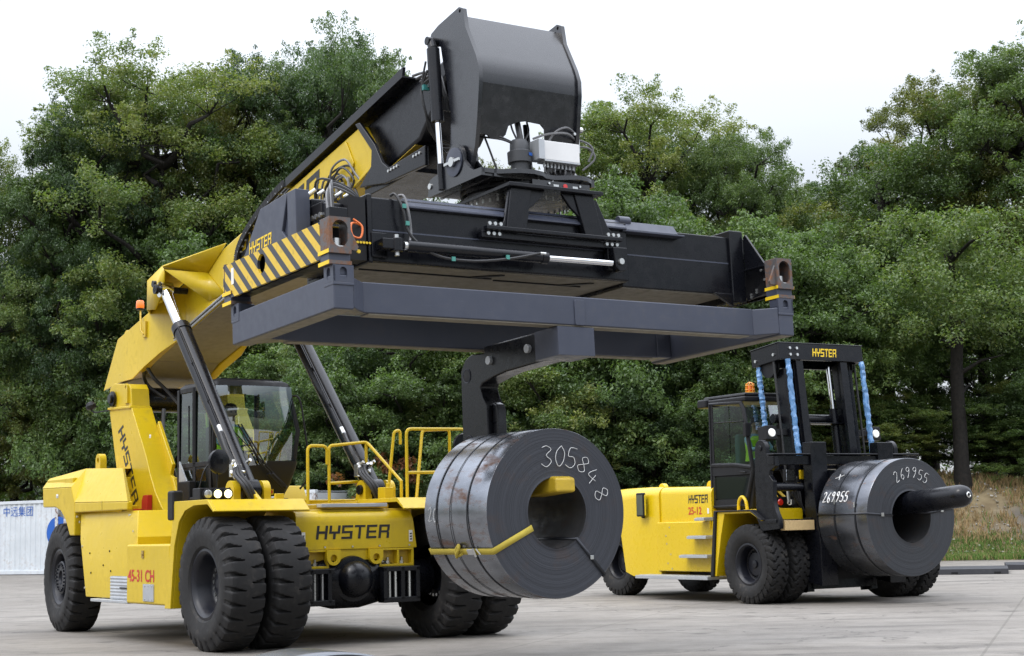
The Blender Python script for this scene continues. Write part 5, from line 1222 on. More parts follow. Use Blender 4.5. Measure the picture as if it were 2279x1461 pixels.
for k in range(6): m.mat(k % 2).tube(smooth_path([(.05 + .07 * k, -.53, 1.89), (.04 + .07 * k, -.54, 1.84), (.12 + .05 * k, -.5, 1.81), (.3, -.45, 1.80)], 5), .010, 6)
m.build('cable', [HOSEG, HOSE], cb_)
m = M(); m.box(.58, .68, -.36, -.24, 2.16, 2.50); m.cyl((.52, -.3, 2.46), (.76, -.3, 2.46), .035, 10); m.cyl((.56, -.34, 2.36), (.56, -.44, 2.36), .02, 8); m.build('valve_block', ZNC, SPR, bevel=.006)
m = M()
for p in ([(.56, -.42, 2.38), (.40, -.5, 2.40), (.26, -.48, 2.34), (.16, -.44, 2.20)], [(.62, -.36, 2.30), (.40, -.50, 2.33), (.15, -.48, 2.30), (-.02, -.42, 2.24)], [(.68, -.3, 2.34), (.80, -.34, 2.30), (.86, -.36, 2.22), (.80, -.34, 2.08)], [(.68, -.28, 2.26), (.82, -.34, 2.24), (.88, -.36, 2.12), (.74, -.3, 1.98)]): m.tube(smooth_path(p, 6), .013, 6)
m.mat(1)
for p in ([(-.22, -.40, 2.21), (-.26, -.36, 2.36), (-.18, -.2, 2.6)], [(-.12, -.38, 2.2), (-.02, -.34, 2.34), (.06, -.2, 2.5)], [(-.3, -.4, 2.18), (-.45, -.36, 2.24), (-.55, -.2, 2.3)], [(-.28, -.4, 2.16), (-.42, -.38, 2.20), (-.58, -.2, 2.26)], [(-.62, -.3, 2.3), (-.55, -.32, 2.1), (-.46, -.36, 1.79)]): m.tube(smooth_path(p, 6), .012, 6)
m.tube([(-.17, -.40, 2.20), (-.15, -.3, 2.5)], .035, 8)
m.build('hose', [HOSEG, HOSE], SPR)
m = M(); m.cyl((.12, -.12, 1.79), (.10, -.10, 2.50), .026, 12); m.mat(1).cyl((.16, -.12, 1.79), (.14, -.1, 2.45), .014, 10); m.build('damper', [BLK, CHR], SPR)
# telescoping cylinder on the front face
m = M(); m.cyl((-1.96, -.86, .77), (-.23, -.86, .77), .062, 24); m.cyl((-.30, -.86, .77), (-.22, -.86, .77), .07, 24); cy2 = m.build('telescope_cylinder', BLK, SPR, bevel=.004)
m = M(); m.cyl((-.23, -.86, .77), (.66, -.86, .775), .034, 20); m.build('rod', CHR, cy2)
m = M(); m.cyl((-2.0, -.86, .77), (-1.93, -.86, .77), .045, 12); m.cyl((-.34, -.915, .80), (-.27, -.915, .80), .018, 8); m.cyl((.755, -.90, .79), (.755, -.93, .79), .035, 10); m.cyl((-2.08, -.86, .66), (-2.08, -.86, .88), .026, 10); m.build('fitting', ZNC, cy2)
m = M(); m.box(-2.30, -2.12, -.74, -.70, .66, .92); m.box(-2.26, -2.10, -.90, -.74, .72, .83); m.cyl((-2.08, -.86, .70), (-2.08, -.86, .84), .07, 18); m.prism([(.66, .955), (.86, .955), (.86, .74), (.82, .69), (.74, .68), (.69, .74)], 'y', -.90, -.80); m.build('cylinder_bracket', BLK, SPR, bevel=.01)
m = M()
for k in (0, 1): m.mat(k).tube(smooth_path([(-2.02 + .08 * k, -.66, 1.34), (-2.0 + .08 * k, -.73, 1.34), (-1.96 + .06 * k, -.80, 1.18), (-1.92 + .05 * k, -.80, .98), (-1.82 + .04 * k, -.84, .82), (-1.6, -.90, .68), (-1.2, -.92, .655), (-.75, -.93, .71), (-.35, -.92, .80)] if k == 0 else [(-1.94, -.66, 1.34), (-1.90, -.73, 1.33), (-1.88, -.78, 1.15), (-1.86, -.78, .95), (-1.9, -.82, .82)], 6), .015, 7)
m.build('hose', [HOSE, HOSEG], SPR)
m = M()
for x, y, z in ((-1.95, -.82, 1.20), (-1.92, -.82, 1.02), (-1.45, -.935, .655), (-.78, -.945, .72)): m.box(x - .018, x + .022, y - .006, y + .01, z - .02, z + .025)
m.build('hose_clip', paint('teal_clip', (.06, .26, .22), .5, dirt=(.8, .8, .8), dirt_amt=.5), SPR)

# ------------------------------------------------------------------ coil lifting frame (locked under the spreader)
FRM = thing('coil_lifting_frame', 'dark grey rectangular lifting frame with a hook arm, locked under the spreader', 'lifting frame', S_LOC)
FRM.rotation_euler = SM.to_euler()
for s in (-1, 1):
    m = M(); xa, xb = (-3.0, -2.78) if s < 0 else (2.78, 3.0)
    m.box(xa, xb, -1.215, 1.215, .005, .345)
    # tapered haunches between end beam and long beams
    for sy in (-1, 1): m.loft([[(xb if s < 0 else xa, sy * 1.21, .02), (xb if s < 0 else xa, sy * .8, .02), (xb if s < 0 else xa, sy * .8, .33), (xb if s < 0 else xa, sy * 1.21, .33)], [(-s * -2.56, sy * 1.0, .02), (-s * -2.56, sy * .8, .02), (-s * -2.56, sy * .8, .33), (-s * -2.56, sy * 1.0, .33)]])
    m.build('end_beam', GRY, FRM, bevel=.014)
    m = M(); m.box(xa + .02, xb - .02, -1.2, 1.2, 0, .006); m.build('underside_panel', DUN, FRM)
    for sy in (-1, 1):
        y0 = sy * 1.222
        m = M(); cx = (xa + xb) / 2
        m.holed([(xa - .003, .27), (xb + .003, .27), (xb + .003, .44), (xa - .003, .44)], slot(cx, .36, .04, .062), 'y', y0, y0 - sy * .03)
        m.box(xa + .02, xb - .02, min(y0 - sy * .03, y0 - sy * .18), max(y0 - sy * .03, y0 - sy * .18), .346, .44)
        xo = xa if s < 0 else xb
        m.holed([(min(y0, y0 - sy * .2), .27), (max(y0, y0 - sy * .2), .27), (max(y0, y0 - sy * .2), .44), (min(y0, y0 - sy * .2), .44)], slot(y0 - sy * .1, .36, .04, .062), 'x', xo + s * .004, xo - s * .02)
        m.box(xa - .006, xb + .006, y0 - .003 if sy < 0 else y0 - .2, y0 + .2 if sy < 0 else y0 + .003, .24, .27)
        m.build('corner_casting', GRY, FRM, bevel=.008)
for sy in (-1, 1):
    m = M(); ya, yb = (-1.0, -.80) if sy < 0 else (.82, 1.0)
    m.box(-2.57, 2.57, ya, yb, .02, .335); m.build('long_beam', GRY, FRM, bevel=.014)
    m = M(); m.box(-2.5, 2.5, ya + .015, yb - .015, .008, .021); m.build('underside_panel', DUN, FRM)
m = M()
for x in (.10,): m.prism(arc(x + .02, .28, .02, 0, 90, 4) + arc(x - .02 - .05, .28, .02, 90, 180, 4) + arc(x - .07, .04, .02, 180, 270, 4) + arc(x + .02, .04, .02, 270, 360, 4), 'y', -1.015, -1.0)
m.build('stiffener_plate', GRY, FRM, bevel=.005)
# hook: front block, upper arm, rear leg, lower arm with yellow tip
m = M(); m.box(-.22, .26, -1.0, -.55, -.31, .0); m.box(-.20, -.02, -.998, -.5, -.312, -.306); fbk = m.build('front_block', GRY, FRM, bevel=.01)
m = M()
hook = [(-.80, .02), (.64, .02), (.64, -.05), (.92, -.03), (1.06, -.08), (1.16, -.20), (1.18, -1.15), (1.12, -1.50), (1.0, -1.70), (.85, -1.80), (-.10, -1.76), (-.60, -1.74), (-.60, -1.585), (.40, -1.58), (.56, -1.50), (.62, -1.30), (.62, -.66), (.70, -.56), (.74, -.44), (.70, -.40), (.46, -.36), (.2, -.33), (-.80, -.31)]
m.prism(hook, 'x', -.13, .12)
m.prism([(.62, -.62), (.52, -.66), (.50, -.74), (.50, -1.35), (.62, -1.35)], 'x', -.06, .06)
hk = m.build('coil_hook', BLK, FRM, bevel=.02, seg=3)
m = M()
for y, z, r in ((1.02, -.27, .085), (1.03, -1.05, .085)): m.lathe([(r, .0), (r, .002), (r * .9, -.0), (r * .88, .004)], (-.134, y, z), (-1, 0, 0), 24, cap=False); m.mat(1).lathe([(r * .9, .0015), (.0005, .0015)], (-.134, y, z), (-1, 0, 0), 24, cap=False); m.mat(0)
m.build('lightening_hole', [GRY, BLKM], hk)
m = M()
for y, z in ((.50, -.16), (-.30, -.14)): m.cyl((-.17, y, z), (-.12, y, z), .05, 18)
m.build('pivot_pin', GAL, hk, bevel=.004)
m = M(); m.prism([(-.70, -1.755), (-.10, -1.77), (-.10, -1.578), (-.62, -1.578), (-.70, -1.60)], 'x', -.135, .125); m.build('hook_tip', YELW, hk, bevel=.03, seg=3)

# ------------------------------------------------------------------ steel coils
def coil(name, label, loc, rz, Rr, bore, L, side, end, group=None):
    """axis along local y; end face towards -y"""
    t = thing(name, label, 'steel coil', loc, rz, group)
    m = M(); n = 128
    def rr(a, r): return r * (1 + .0035 * math.sin(3 * a + 1) + .002 * math.sin(7 * a))
    P = [(Rr - .006, -L / 2), (Rr, -L / 2 + .008), (Rr, -L / 6), (Rr, L / 6), (Rr, L / 2)]
    m.add([(rr(2 * math.pi * k / n, r) * math.cos(2 * math.pi * k / n), y, rr(2 * math.pi * k / n, r) * math.sin(2 * math.pi * k / n)) for k in range(n) for r, y in P],
          [(k * 5 + j, k * 5 + j + 1, ((k + 1) % n) * 5 + j + 1, ((k + 1) % n) * 5 + j) for k in range(n) for j in range(4)])
    m.build('wrapper', side, t, sharp=50)
    m = M(); rn = random.Random(9); nr = 46
    radii = [bore + (Rr - .006 - bore) * j / nr for j in range(nr + 1)]
    offs = [rn.uniform(-.0022, .0022) + (.012 if j < 2 else 0) for j in range(nr + 1)]; offs[-1] = 0
    for sy in (-1, 1):
        m.add([(rr(2 * math.pi * k / n, r) * math.cos(2 * math.pi * k / n), sy * (L / 2 - abs(0) + offs[j] * .6), rr(2 * math.pi * k / n, r) * math.sin(2 * math.pi * k / n)) for k in range(n) for j, r in enumerate(radii)],
              [(k * (nr + 1) + j, k * (nr + 1) + j + 1, ((k + 1) % n) * (nr + 1) + j + 1, ((k + 1) % n) * (nr + 1) + j) for k in range(n) for j in range(nr)])
    m.build('coil_edge', end, t, sharp=50)
    m = M(); m.add([(bore * math.cos(2 * math.pi * k / n), y, bore * math.sin(2 * math.pi * k / n)) for k in range(n) for y in (-L / 2 - .006, L / 2 + .006)], [(2 * k, 2 * k + 1, (2 * k + 3) % (2 * n), (2 * k + 2) % (2 * n)) for k in range(n)])
    m.add([(bore * .985 * math.cos(a), y, bore * .985 * math.sin(a)) for a in np.linspace(-2.2, .35, 40) for y in (-L / 2 + .05, L / 2 - .05)], [(2 * k, 2 * k + 1, 2 * k + 3, 2 * k + 2) for k in range(39)])
    m.build('bore', BORE, t, sharp=50)
    return t
def hoop(t, R, y, w=.032):
    m = M(); n = 96; r0, r1 = R * 1.0045 + .001, R * 1.0045 + .006
    for k in range(n):
        a, b = 2 * math.pi * k / n, 2 * math.pi * (k + 1) / n
        def q(r, th, yy): return (r * math.cos(th), yy, r * math.sin(th))
        m.add([q(r1, a, y), q(r1, b, y), q(r1, b, y + w), q(r1, a, y + w), q(r0, a, y), q(r0, b, y), q(r0, b, y + w), q(r0, a, y + w)], [(0, 1, 2, 3), (0, 4, 5, 1), (3, 2, 6, 7)])
    return m.build('hoop_band', BAND, t, sharp=60)
def eye_band(t, R, bore, L, ang, w=.032, name='eye_band', mat=None):
    """radial band through the bore at polar angle ang (0 = local +x, 90 = up)"""
    a = R_(ang); c, s = math.cos(a), math.sin(a); px, pz = -s * w / 2, c * w / 2
    path = [(bore - .012, L / 2), (bore - .012, -L / 2 - .016), (R * 1.0045 + .004, -L / 2 - .016), (R * 1.0045 + .006, -L / 2 + .0), (R * 1.0045 + .006, L / 2 + .016), (bore - .012, L / 2 + .016)]
    m = M()
    for (r, y), (r2, y2) in zip(path[:-1], path[1:]):
        m.quad((r * c + px, y, r * s + pz), (r * c - px, y, r * s - pz), (r2 * c - px, y2, r2 * s - pz), (r2 * c + px, y2, r2 * s + pz))
    o = m.build(name, mat or BAND, t, recalc=False, sharp=1); sm = o.modifiers.new('thick', 'SOLIDIFY'); sm.thickness = .003; sm.offset = 0
    return o
def seal(t, p, sx=.03, sy=.006, sz=.03):
    m = M(); m.box(p[0] - sx, p[0] + sx, p[1] - sy, p[1] + sy, p[2] - sz, p[2] + sz); m.build('band_seal', ZNC, t, bevel=.003)
def chalk(t, txt, place, h, wdt, gap, name='chalk_number', r=.004, seed=1):
    """hand-drawn strokes; place(u, v) gives a point on the surface"""
    m = M(); u = 0; rn = random.Random(seed)
    for ch in txt:
        for st in DIG[ch]:
            pp = smooth_path([(x, y, 0) for x, y in st], 5)
            jx, jy = rn.uniform(-.04, .04), rn.uniform(-.05, .05)
            m.tube([place(u + (x + jx) * wdt, (y + jy) * h) for x, y, _ in pp], r, 5)
        u += wdt * .65 + gap
    m.build(name, CHALK, t)
C1 = TM @ Matrix.Translation((.02, -3.97, 1.58)); R1, B1, L1 = .915, .385, 1.25
c1 = coil('steel_coil', 'large rusty steel coil hanging on the black hook, chalked 305848, with a yellow strap', tuple(C1.translation), T_YAW, R1, B1, L1, COILS1, COILE1)
for y in (-.27, .36, .08): hoop(c1, R1, y, .020 if y != .08 else .007)
b = eye_band(c1, R1, B1, L1, -48, .036); seal(c1, (math.cos(R_(-48)) * .66, -L1 / 2 - .02, math.sin(R_(-48)) * .66), .022, .006, .022)
def polar(t0, r0, dirn=-1):
    def f(u, v):
        a = R_(t0) + dirn * u / r0; r = r0 + v
        return (r * math.cos(a), -L1 / 2 - .014, r * math.sin(a))
    return f
def stamp(t, L, ch, ang, rad, tilt, h, wd, r=.0034):
    a = R_(ang); b = R_(tilt); cx_, cz_ = rad * math.cos(a), rad * math.sin(a)
    def f(u, v):
        u -= wd * .3; v -= h * .5
        return (cx_ + u * math.cos(b) - v * math.sin(b), -L / 2 - .016, cz_ + u * math.sin(b) + v * math.cos(b))
    chalk(t, ch, f, h, wd, 0, r=r, seed=int(ang))
for ch, an, ti in (('3', 103, -4), ('0', 86, -8), ('5', 71, -14), ('8', 55, -38), ('4', 39, -42), ('8', 19, -68)): stamp(c1, L1, ch, an, .625, ti, .225 if an > 60 else .185, .20)
def onside(ang0, y0, k=1, R0=R1):
    def f(u, v): a = R_(ang0) + v / R0 * -1; return ((R0 * 1.0045 + .002) * math.cos(a), y0 - u, (R0 * 1.0045 + .002) * math.sin(a))
    return f
chalk(c1, '20', onside(184, .53), .15, .10, .04, r=.003, seed=2)
# ratchet strap round the rusty coil
st = thing('ratchet_strap', 'yellow ratchet strap lashed through the bore of the rusty coil', 'strap', tuple(C1.translation), T_YAW)
o = eye_band(st, R1 + .006, B1 - .004, L1, 205, .07, 'webbing', STRAP)
m = M(); a = R_(205)
def sp(r, y, da=0.0): return (r * math.cos(a + da), y, r * math.sin(a + da))
m.tube(smooth_path([sp(R1 + .02, .10, .03), sp(R1 + .05, .06, .05), sp(R1 + .07, .0, .0), sp(R1 + .05, -.05, -.06), sp(R1 + .02, -.01, -.08), sp(R1 + .04, .05, -.02), sp(R1 + .05, .02, .03), sp(R1 + .03, -.04, .02)], 6), .018, 8); m.build('webbing_roll', STRAP, st)
m = M(); p = [sp(R1 + .016, -.30, -.035), sp(R1 + .016, -.30, .035), sp(R1 + .016, -.16, .035), sp(R1 + .016, -.16, -.035)]; p2 = [sp(R1 + .035, -.30, -.03), sp(R1 + .035, -.30, .03), sp(R1 + .035, -.16, .03), sp(R1 + .035, -.16, -.03)]
m.loft([p, p2]); m.cyl(sp(R1 + .04, -.31, -.05), sp(R1 + .04, -.31, .05), .014, 10); m.cyl(sp(R1 + .035, -.36, -.045), sp(R1 + .03, -.40, .03), .01, 8); m.build('ratchet_buckle', ZNC, st)
# small coil lying at the lower photo edge
c3 = coil('steel_coil', 'small dark steel coil peeping in at the bottom photo edge', (-.65, 5.30, .531), T_YAW, .5355, .22, .30, COILS2, COILE2)
# ------------------------------------------------------------------ heavy forklift with coil ram
F_LOC, F_YAW = (5.62, 29.97, 0.0), 0.525
FM = Matrix.Translation(F_LOC) @ Matrix.Rotation(F_YAW, 4, 'Z')
FK = thing('forklift_truck', 'yellow heavy forklift with a black mast carrying a coil on a ram', 'forklift', F_LOC, F_YAW)
for x, fl, r in ((-1.64, 0, .1), (-1.16, 0, .2), (1.46, 1, .17), (1.92, 1, .05)): wheel(FK, x, 0, .70, TY_B, RM_K, fl, r)
wheel(FK, -.93, 5.2, .70, TY_B, RM_K, 0, .3); wheel(FK, .93, 5.2, .70, TY_B, RM_K, 1, .1)
m = M(); m.box(-.85, .75, -.4, 5.6, .45, 1.4); m.box(-.75, .65, -.55, .6, .25, 1.7); m.build('chassis', BLKM, FK, bevel=.02)
# tail counterweight, hood, side box
def hoodsec(y, w, zt_, r, zb_): 
    p = [(w - .0, y, zb_)] + [(x, y, z) for x, z in arc(w - r, zt_ - r, r, 0, 90, 6)]
    return p + [(-q[0] - .2, q[1], q[2]) for q in reversed(p)]
m = M(); m.loft([hoodsec(1.42, 1.30, 2.10, .14, 1.42), hoodsec(3.05, 1.30, 2.13, .14, 1.42)]); hood = m.build('hood', YEL2, FK, sharp=50)
m = M(); m.loft([hoodsec(3.06, 1.33, 2.14, .18, .44), hoodsec(3.5, 1.33, 2.15, .2, .43), hoodsec(4.0, 1.33, 2.15, .22, .42), hoodsec(4.3, 1.31, 2.15, .25, .50), hoodsec(4.45, 1.30, 2.15, .25, 1.2), hoodsec(5.6, 1.25, 2.12, .3, 1.3), hoodsec(6.3, 1.1, 2.0, .35, 1.0)]); m.build('tail_counterweight', YEL2, FK, sharp=50)
m = M(); m.box(1.0, 1.36, 1.22, 3.12, .53, 1.46); m.build('side_box', YEL2, FK, bevel=.02)
m = M(); m.box(-1.56, -1.2, 1.22, 3.12, .53, 1.46); sb = m.build('side_box', YEL2, FK, bevel=.02)
m = M()
for y, z in ((2.70, 1.36), (2.80, 1.05), (2.68, .85), (2.78, .68), (2.65, .58), (2.82, 1.2)): m.cyl((-1.565, y, z), (-1.556, y, z), .016, 8)
m.build('bolt', ZNC, sb)
block_letters('HYSTER', (-1.504, 2.14, 1.80), (0, -1, 0), (0, 0, 1), .60, .155, DKT, hood)
text_mesh('25-12', (-1.504, 2.15, 1.595), (0, -1, 0), (0, 0, 1), .19, DRT, hood, sx=.95, bold=.02)
m = M(); m.box(-1.508, -1.502, 1.50, 1.55, 1.60, 1.70); m.build('warning_label', DWT, hood)
m = M(); m.box(-1.51, -1.5, 1.75, 1.9, 1.50, 1.515); m.build('latch', BLKM, hood)
for y in (3.85, 2.25):
    m = M(); m.prism(arc(y, 2.12, .11, 0, 180, 10), 'x', -.9, -.8); m.build('lifting_eye', YEL2, hood, bevel=.01)
m = M(); m.box(-1.58, -1.50, 3.55, 3.62, 1.55, 1.75); m.box(-1.66, -1.60, 3.40, 3.66, 1.58, 2.04); mi = m.build('rear_mirror', BLKM, FK, bevel=.02)
m = M(); m.quad((-1.64, 3.397, 1.60), (-1.605, 3.397, 1.60), (-1.605, 3.397, 2.0), (-1.64, 3.397, 2.0)); m.quad((-1.663, 3.43, 1.61), (-1.663, 3.63, 1.61), (-1.663, 3.63, 2.0), (-1.663, 3.43, 2.0)); m.build('mirror_glass', MIRG, mi, recalc=False)
m = M(); m.box(-1.88, -1.4, 1.12, 3.44, .40, .46)
m.mat(0)
for k in range(46): m.box(-1.84, -1.42, 1.16 + .049 * k, 1.18 + .049 * k, .46, .47)
m.build('running_board', GAL, FK, bevel=.006)
for (y0, y1, z) in ((1.34, 1.64, 1.52), (1.30, 1.90, 1.19), (1.28, 2.16, .84)):
    m = M(); m.box(-1.75, -1.50, y0, y1, z - .05, z)
    for k in range(int((y1 - y0) / .045)): m.box(-1.74, -1.52, y0 + .01 + .045 * k, y0 + .03 + .045 * k, z, z + .012)
    m.build('step', GAL, FK, bevel=.006)
    m = M(); m.prism([(y0 + .02, z - .05), (y0 + .12, z - .05), (y0 + .02, z - .22)], 'x', -1.60, -1.57); m.build('step_bracket', YEL2, FK)
# front fenders, mud flap
for s in (-1, 1):
    m = M(); xo, xi = (-1.86, -.95) if s < 0 else (1.76, .85)
    pr = [(1.02, .47), (.86, 1.62), (-.16, 1.62), (-.46, 1.46), (-.44, 1.44), (-.15, 1.585), (.60, 1.58), (.72, 1.2), (.90, .47)]
    m.prism(pr, 'x', xo + s * -.02, xi)
    f = m.build('front_fender', YEL2, FK, bevel=.006)
    m = M(); m.prism([(1.03, .46), (.87, 1.64), (-.18, 1.645), (-.50, 1.46), (-.46, 1.45), (-.17, 1.62), (.80, 1.615), (.94, .46)], 'x', xo + s * .02, xo - s * .12); m.build('mudflap', BLKM, f, bevel=.012)
    m = M(); m.box(min(xo * .79, xi), max(xo * .79, xi), -.5, -.46, 1.40, 1.64) ; m.box(min(xo*.8, xi), max(xo*.8, xi), -.5, .5, 1.625, 1.655); m.build('fender_front', YEL2, f, bevel=.008)
m = M(); m.tube(smooth_path([(-1.5, .62, 1.62), (-1.5, .60, 1.80), (-1.5, .50, 1.88), (-1.5, .40, 1.80), (-1.5, .36, 1.62)], 6), .03, 8); m.build('grab_loop', YEL2, FK)
CX = Matrix.Translation((-.11, -.15, 0))
# cab
m = M(CX); m.loft([[(-1.30, .50, 1.66), (.15, .50, 1.66), (.15, 1.66, 1.66), (-1.30, 1.66, 1.66)], [(-1.30, .36, 2.30), (.15, .36, 2.30), (.15, 1.66, 2.30), (-1.30, 1.66, 2.30)]]); fc = m.build('cab', BLKM, FK, bevel=.03)
m = M(CX); m.box(-1.31, .16, .58, 1.72, 3.60, 3.70); m.box(-1.25, .1, .62, 1.9, 3.70, 3.77); m.box(-1.36, -1.0, 1.68, 1.96, 3.56, 3.72); m.build('cab_roof', BLKM, fc, bevel=.04, seg=3)
m = M(CX)
dp = [(.62, 1.72), (.40, 2.35), (.60, 3.45), (.68, 3.58), (1.60, 3.62), (1.62, 1.72)]
m.tube([(-1.315, y, z) for y, z in dp] + [(-1.315, .62, 1.72)], .04, 8); m.tube([(.12, .40, 2.35), (.12, .62, 3.58)], .04, 8); m.tube([(-1.29, .38, 2.33), (.12, .38, 2.33)], .04, 8); m.tube([(.12, 1.62, 2.3), (.12, 1.62, 3.6)], .04, 8)
m.tube([(-1.315, .42, 2.40), (-1.315, .9, 2.46), (-1.315, 1.58, 2.48)], .045, 8)
m.build('cab_frame', BLKM, fc)
m = M(CX); m.box(-1.335, -1.30, .45, 1.60, 2.28, 2.46); m.box(-1.335, -1.30, .62, 1.62, 1.70, 1.84); m.box(-1.33, -1.31, 1.52, 1.62, 1.7, 3.6); m.tube([(-1.37, .55, 2.32), (-1.37, .72, 2.34)], .015, 6); m.tube([(-1.36, 1.42, 3.26), (-1.36, .56, 3.24)], .012, 6); m.build('cab_door', BLKM, fc, bevel=.015)
m = M(CX); m.quad((-1.32, .46, 2.46), (-1.32, 1.02, 2.46), (-1.32, 1.02, 3.56), (-1.32, .64, 3.50)); m.quad((-1.322, 1.04, 2.46), (-1.322, 1.52, 2.46), (-1.322, 1.52, 3.56), (-1.322, 1.04, 3.56)); m.quad((-1.337, .74, 1.86), (-1.337, 1.52, 1.86), (-1.337, 1.52, 2.26), (-1.337, .56, 2.24)); m.build('side_window', GLS2, fc, recalc=False)
m = M(CX); m.quad((-1.28, .40, 2.36), (.12, .40, 2.36), (.12, .60, 3.54), (-1.28, .60, 3.54)); m.build('windscreen', GLS, fc, recalc=False)
m = M(CX); m.quad((.14, .42, 2.36), (.14, 1.6, 2.36), (.14, 1.6, 3.55), (.14, .62, 3.55)); m.quad((-1.28, 1.65, 2.36), (.12, 1.65, 2.36), (.12, 1.65, 3.55), (-1.28, 1.65, 3.55)); m.build('rear_window', GLSC, fc, recalc=False)
m = M(CX); m.box(-.95, -.40, .85, 1.30, 2.30, 2.42); m.box(-.93, -.42, 1.28, 1.42, 2.40, 3.05); m.build('seat', paint('teal_seat', (.05, .11, .11), .8), fc, bevel=.04, seg=3)
m = M(CX); m.lathe([(.15, -.012), (.17, 0), (.15, .012), (.145, 0), (.15, -.012)], (-.68, .62, 2.62), (0, .4, .9), 24, cap=False); m.cyl((-.68, .62, 2.62), (-.68, .5, 2.3), .03, 8); m.build('steering_wheel', BLKM, fc)
m = M(); m.lathe([(.075, 0), (.075, .03)], (-1.05, .72, 3.77), (0, 0, 1), 16); m.mat(1).lathe([(.045, .03), (.043, .12), (.033, .15), (.0005, .155)], (-1.05, .72, 3.77), (0, 0, 1), 20); m.mat(0)
bl = m.build('beacon_light', [YEL2, ORG], FK)
m = M()
for k in range(8):
    a = 2 * math.pi * k / 8; m.tube([(-1.05 + .085 * math.cos(a), .72 + .085 * math.sin(a), 3.775), (-1.05 + .075 * math.cos(a), .72 + .075 * math.sin(a), 3.95), (-1.05, .72, 3.985)], .007, 5)
for z in (3.84, 3.92): m.tube([(-1.05 + .083 * math.cos(2 * math.pi * k / 16), .72 + .083 * math.sin(2 * math.pi * k / 16), z) for k in range(17)], .007, 5)
m.build('beacon_cage', ORGY, bl)
m = M(); m.box(-1.52, -1.40, .30, .38, 2.96, 3.20); m.tube([(-1.46, .36, 3.14), (-1.38, .5, 3.18), (-1.32, .6, 3.16)], .014, 6); m.build('side_mirror', BLKM, FK, bevel=.03)
m = M(); m.box(-1.30, -.74, -.16, -.08, 1.67, 1.86); ll = m.build('lamp_bar', BLKM, FK, bevel=.01)
m = M(); m.lathe([(.06, 0), (.05, .02), (.0005, .03)], (-1.17, -.165, 1.765), (0, -1, 0), 20); m.build('red_lamp', LAMPR, ll)
m = M(); m.lathe([(.055, 0), (.05, .015), (.0005, .02)], (-.96, -.165, 1.765), (0, -1, 0), 20); m.build('white_lamp', LAMPD, ll)
m = M(); m.prism([(.45, 1.66), (-.1, 1.66), (.3, 2.3), (.4, 2.3)], 'x', -1.1, -1.06); m.tube([(-1.02, .42, 2.2), (-.85, -.1, 1.72)], .03, 8); m.build('cab_strut', YELW, FK)
# mast, leaning slightly back
tl = math.atan(.105)
MX = Matrix.Translation((0, -.62, .2)) @ Matrix.Rotation(-tl, 4, 'X')
xc = -.13
m = M(MX)
for s in (-1, 1):
    xo = xc + s * .80
    m.box(min(xo, xo - s * .06) , max(xo, xo - s * .06), .08, .36, 0, 4.0); m.box(min(xo - s * .06, xo - s * .16), max(xo - s * .06, xo - s * .16), .30, .36, 0, 4.0); m.box(min(xo - s * .06, xo - s * .14), max(xo - s * .06, xo - s * .14), .08, .13, 0, 4.0)
m.build('outer_mast', BLK, FK, bevel=.008)
m = M(MX)
for s in (-1, 1):
    xo = xc + s * .60
    m.box(min(xo, xo - s * .16), max(xo, xo - s * .16), -.04, .04, .3, 4.12); m.box(min(xo, xo - s * .05), max(xo, xo - s * .05), .04, .34, .3, 4.12); m.box(min(xo, xo + s * .12), max(xo, xo + s * .12), .2, .3, .3, 3.9)
m.box(xc - .7, xc + .7, .12, .28, 3.0, 3.02)
m.build('inner_mast', BLK, FK, bevel=.008)
m = M(MX); m.cyl((xc - .95, .36, 3.12), (xc + .95, .36, 3.12), .085, 20); m.build('mast_crossbar', BLK, FK, bevel=.006)
for q in ((.95, .34, .44, 2.2, 2.45), (.9, .3, .4, .4, .8), (.7, .05, .3, .05, .35)):
    m = M(MX); m.box(xc - q[0], xc + q[0], *q[1:]); m.build('mast_crossbar', BLK, FK, bevel=.006)
m = M(MX); m.box(xc - .98, xc + .98, -.06, .0, 4.13, 4.43)
for s in (-1, 1): m.box(min(xc + s * .98, xc + s * .92), max(xc + s * .98, xc + s * .92), .0, .75, 4.13, 4.43)
m.box(xc - .92, xc + .92, .0, .7, 4.40, 4.43); m.box(xc - .92, xc + .92, .69, .75, 4.13, 4.43); m.box(xc - 1.0, xc + 1.0, -.07, .76, 4.43, 4.445); xh = m.build('crosshead', BLK, FK, bevel=.008)
block_letters('HYSTER', (xc - .22, -.063, 4.20), (1, 0, 0), (0, 0, 1), .56, .15, DYT, xh, xf=MX)
m = M(MX)
for x, z in ((-.74, 4.34), (-.58, 4.34), (-.74, 4.22), (-.58, 4.22)): m.cyl((xc + x, -.06, z), (xc + x, -.085, z), .026, 10)
for y, z in ((.10, 4.24), (.62, 4.22)): m.cyl((xc - .98, y, z), (xc - 1.005, y, z), .028, 10)
m.build('bolt', ZNC, xh)
for s in (-1, 1):
    m = M(MX); m.lathe([(.21, 0), (.21, .025), (.17, .03), (.17, .07), (.21, .075), (.21, .1), (.04, .1)], (xc + s * .87 - .05, .37, 4.08), (1, 0, 0), 28); m.build('sheave', BLKM, xh)
m = M(MX)      # hydraulic hoses running over the sheaves
for s in (-1, 1):
    for dy in (.16, .58): m.tube([(xc + s * .95, dy, 4.15), (xc + s * .95, dy - (.0 if dy > .3 else .0), 2.05 if dy > .3 else 1.55)], .022, 8)
    m.tube(smooth_path([(xc + s * .95, .58, 2.05), (xc + s * .93, .56, 1.75), (xc + s * .8, .4, 1.55), (xc + s * .6, .3, 1.5)], 5), .022, 8)
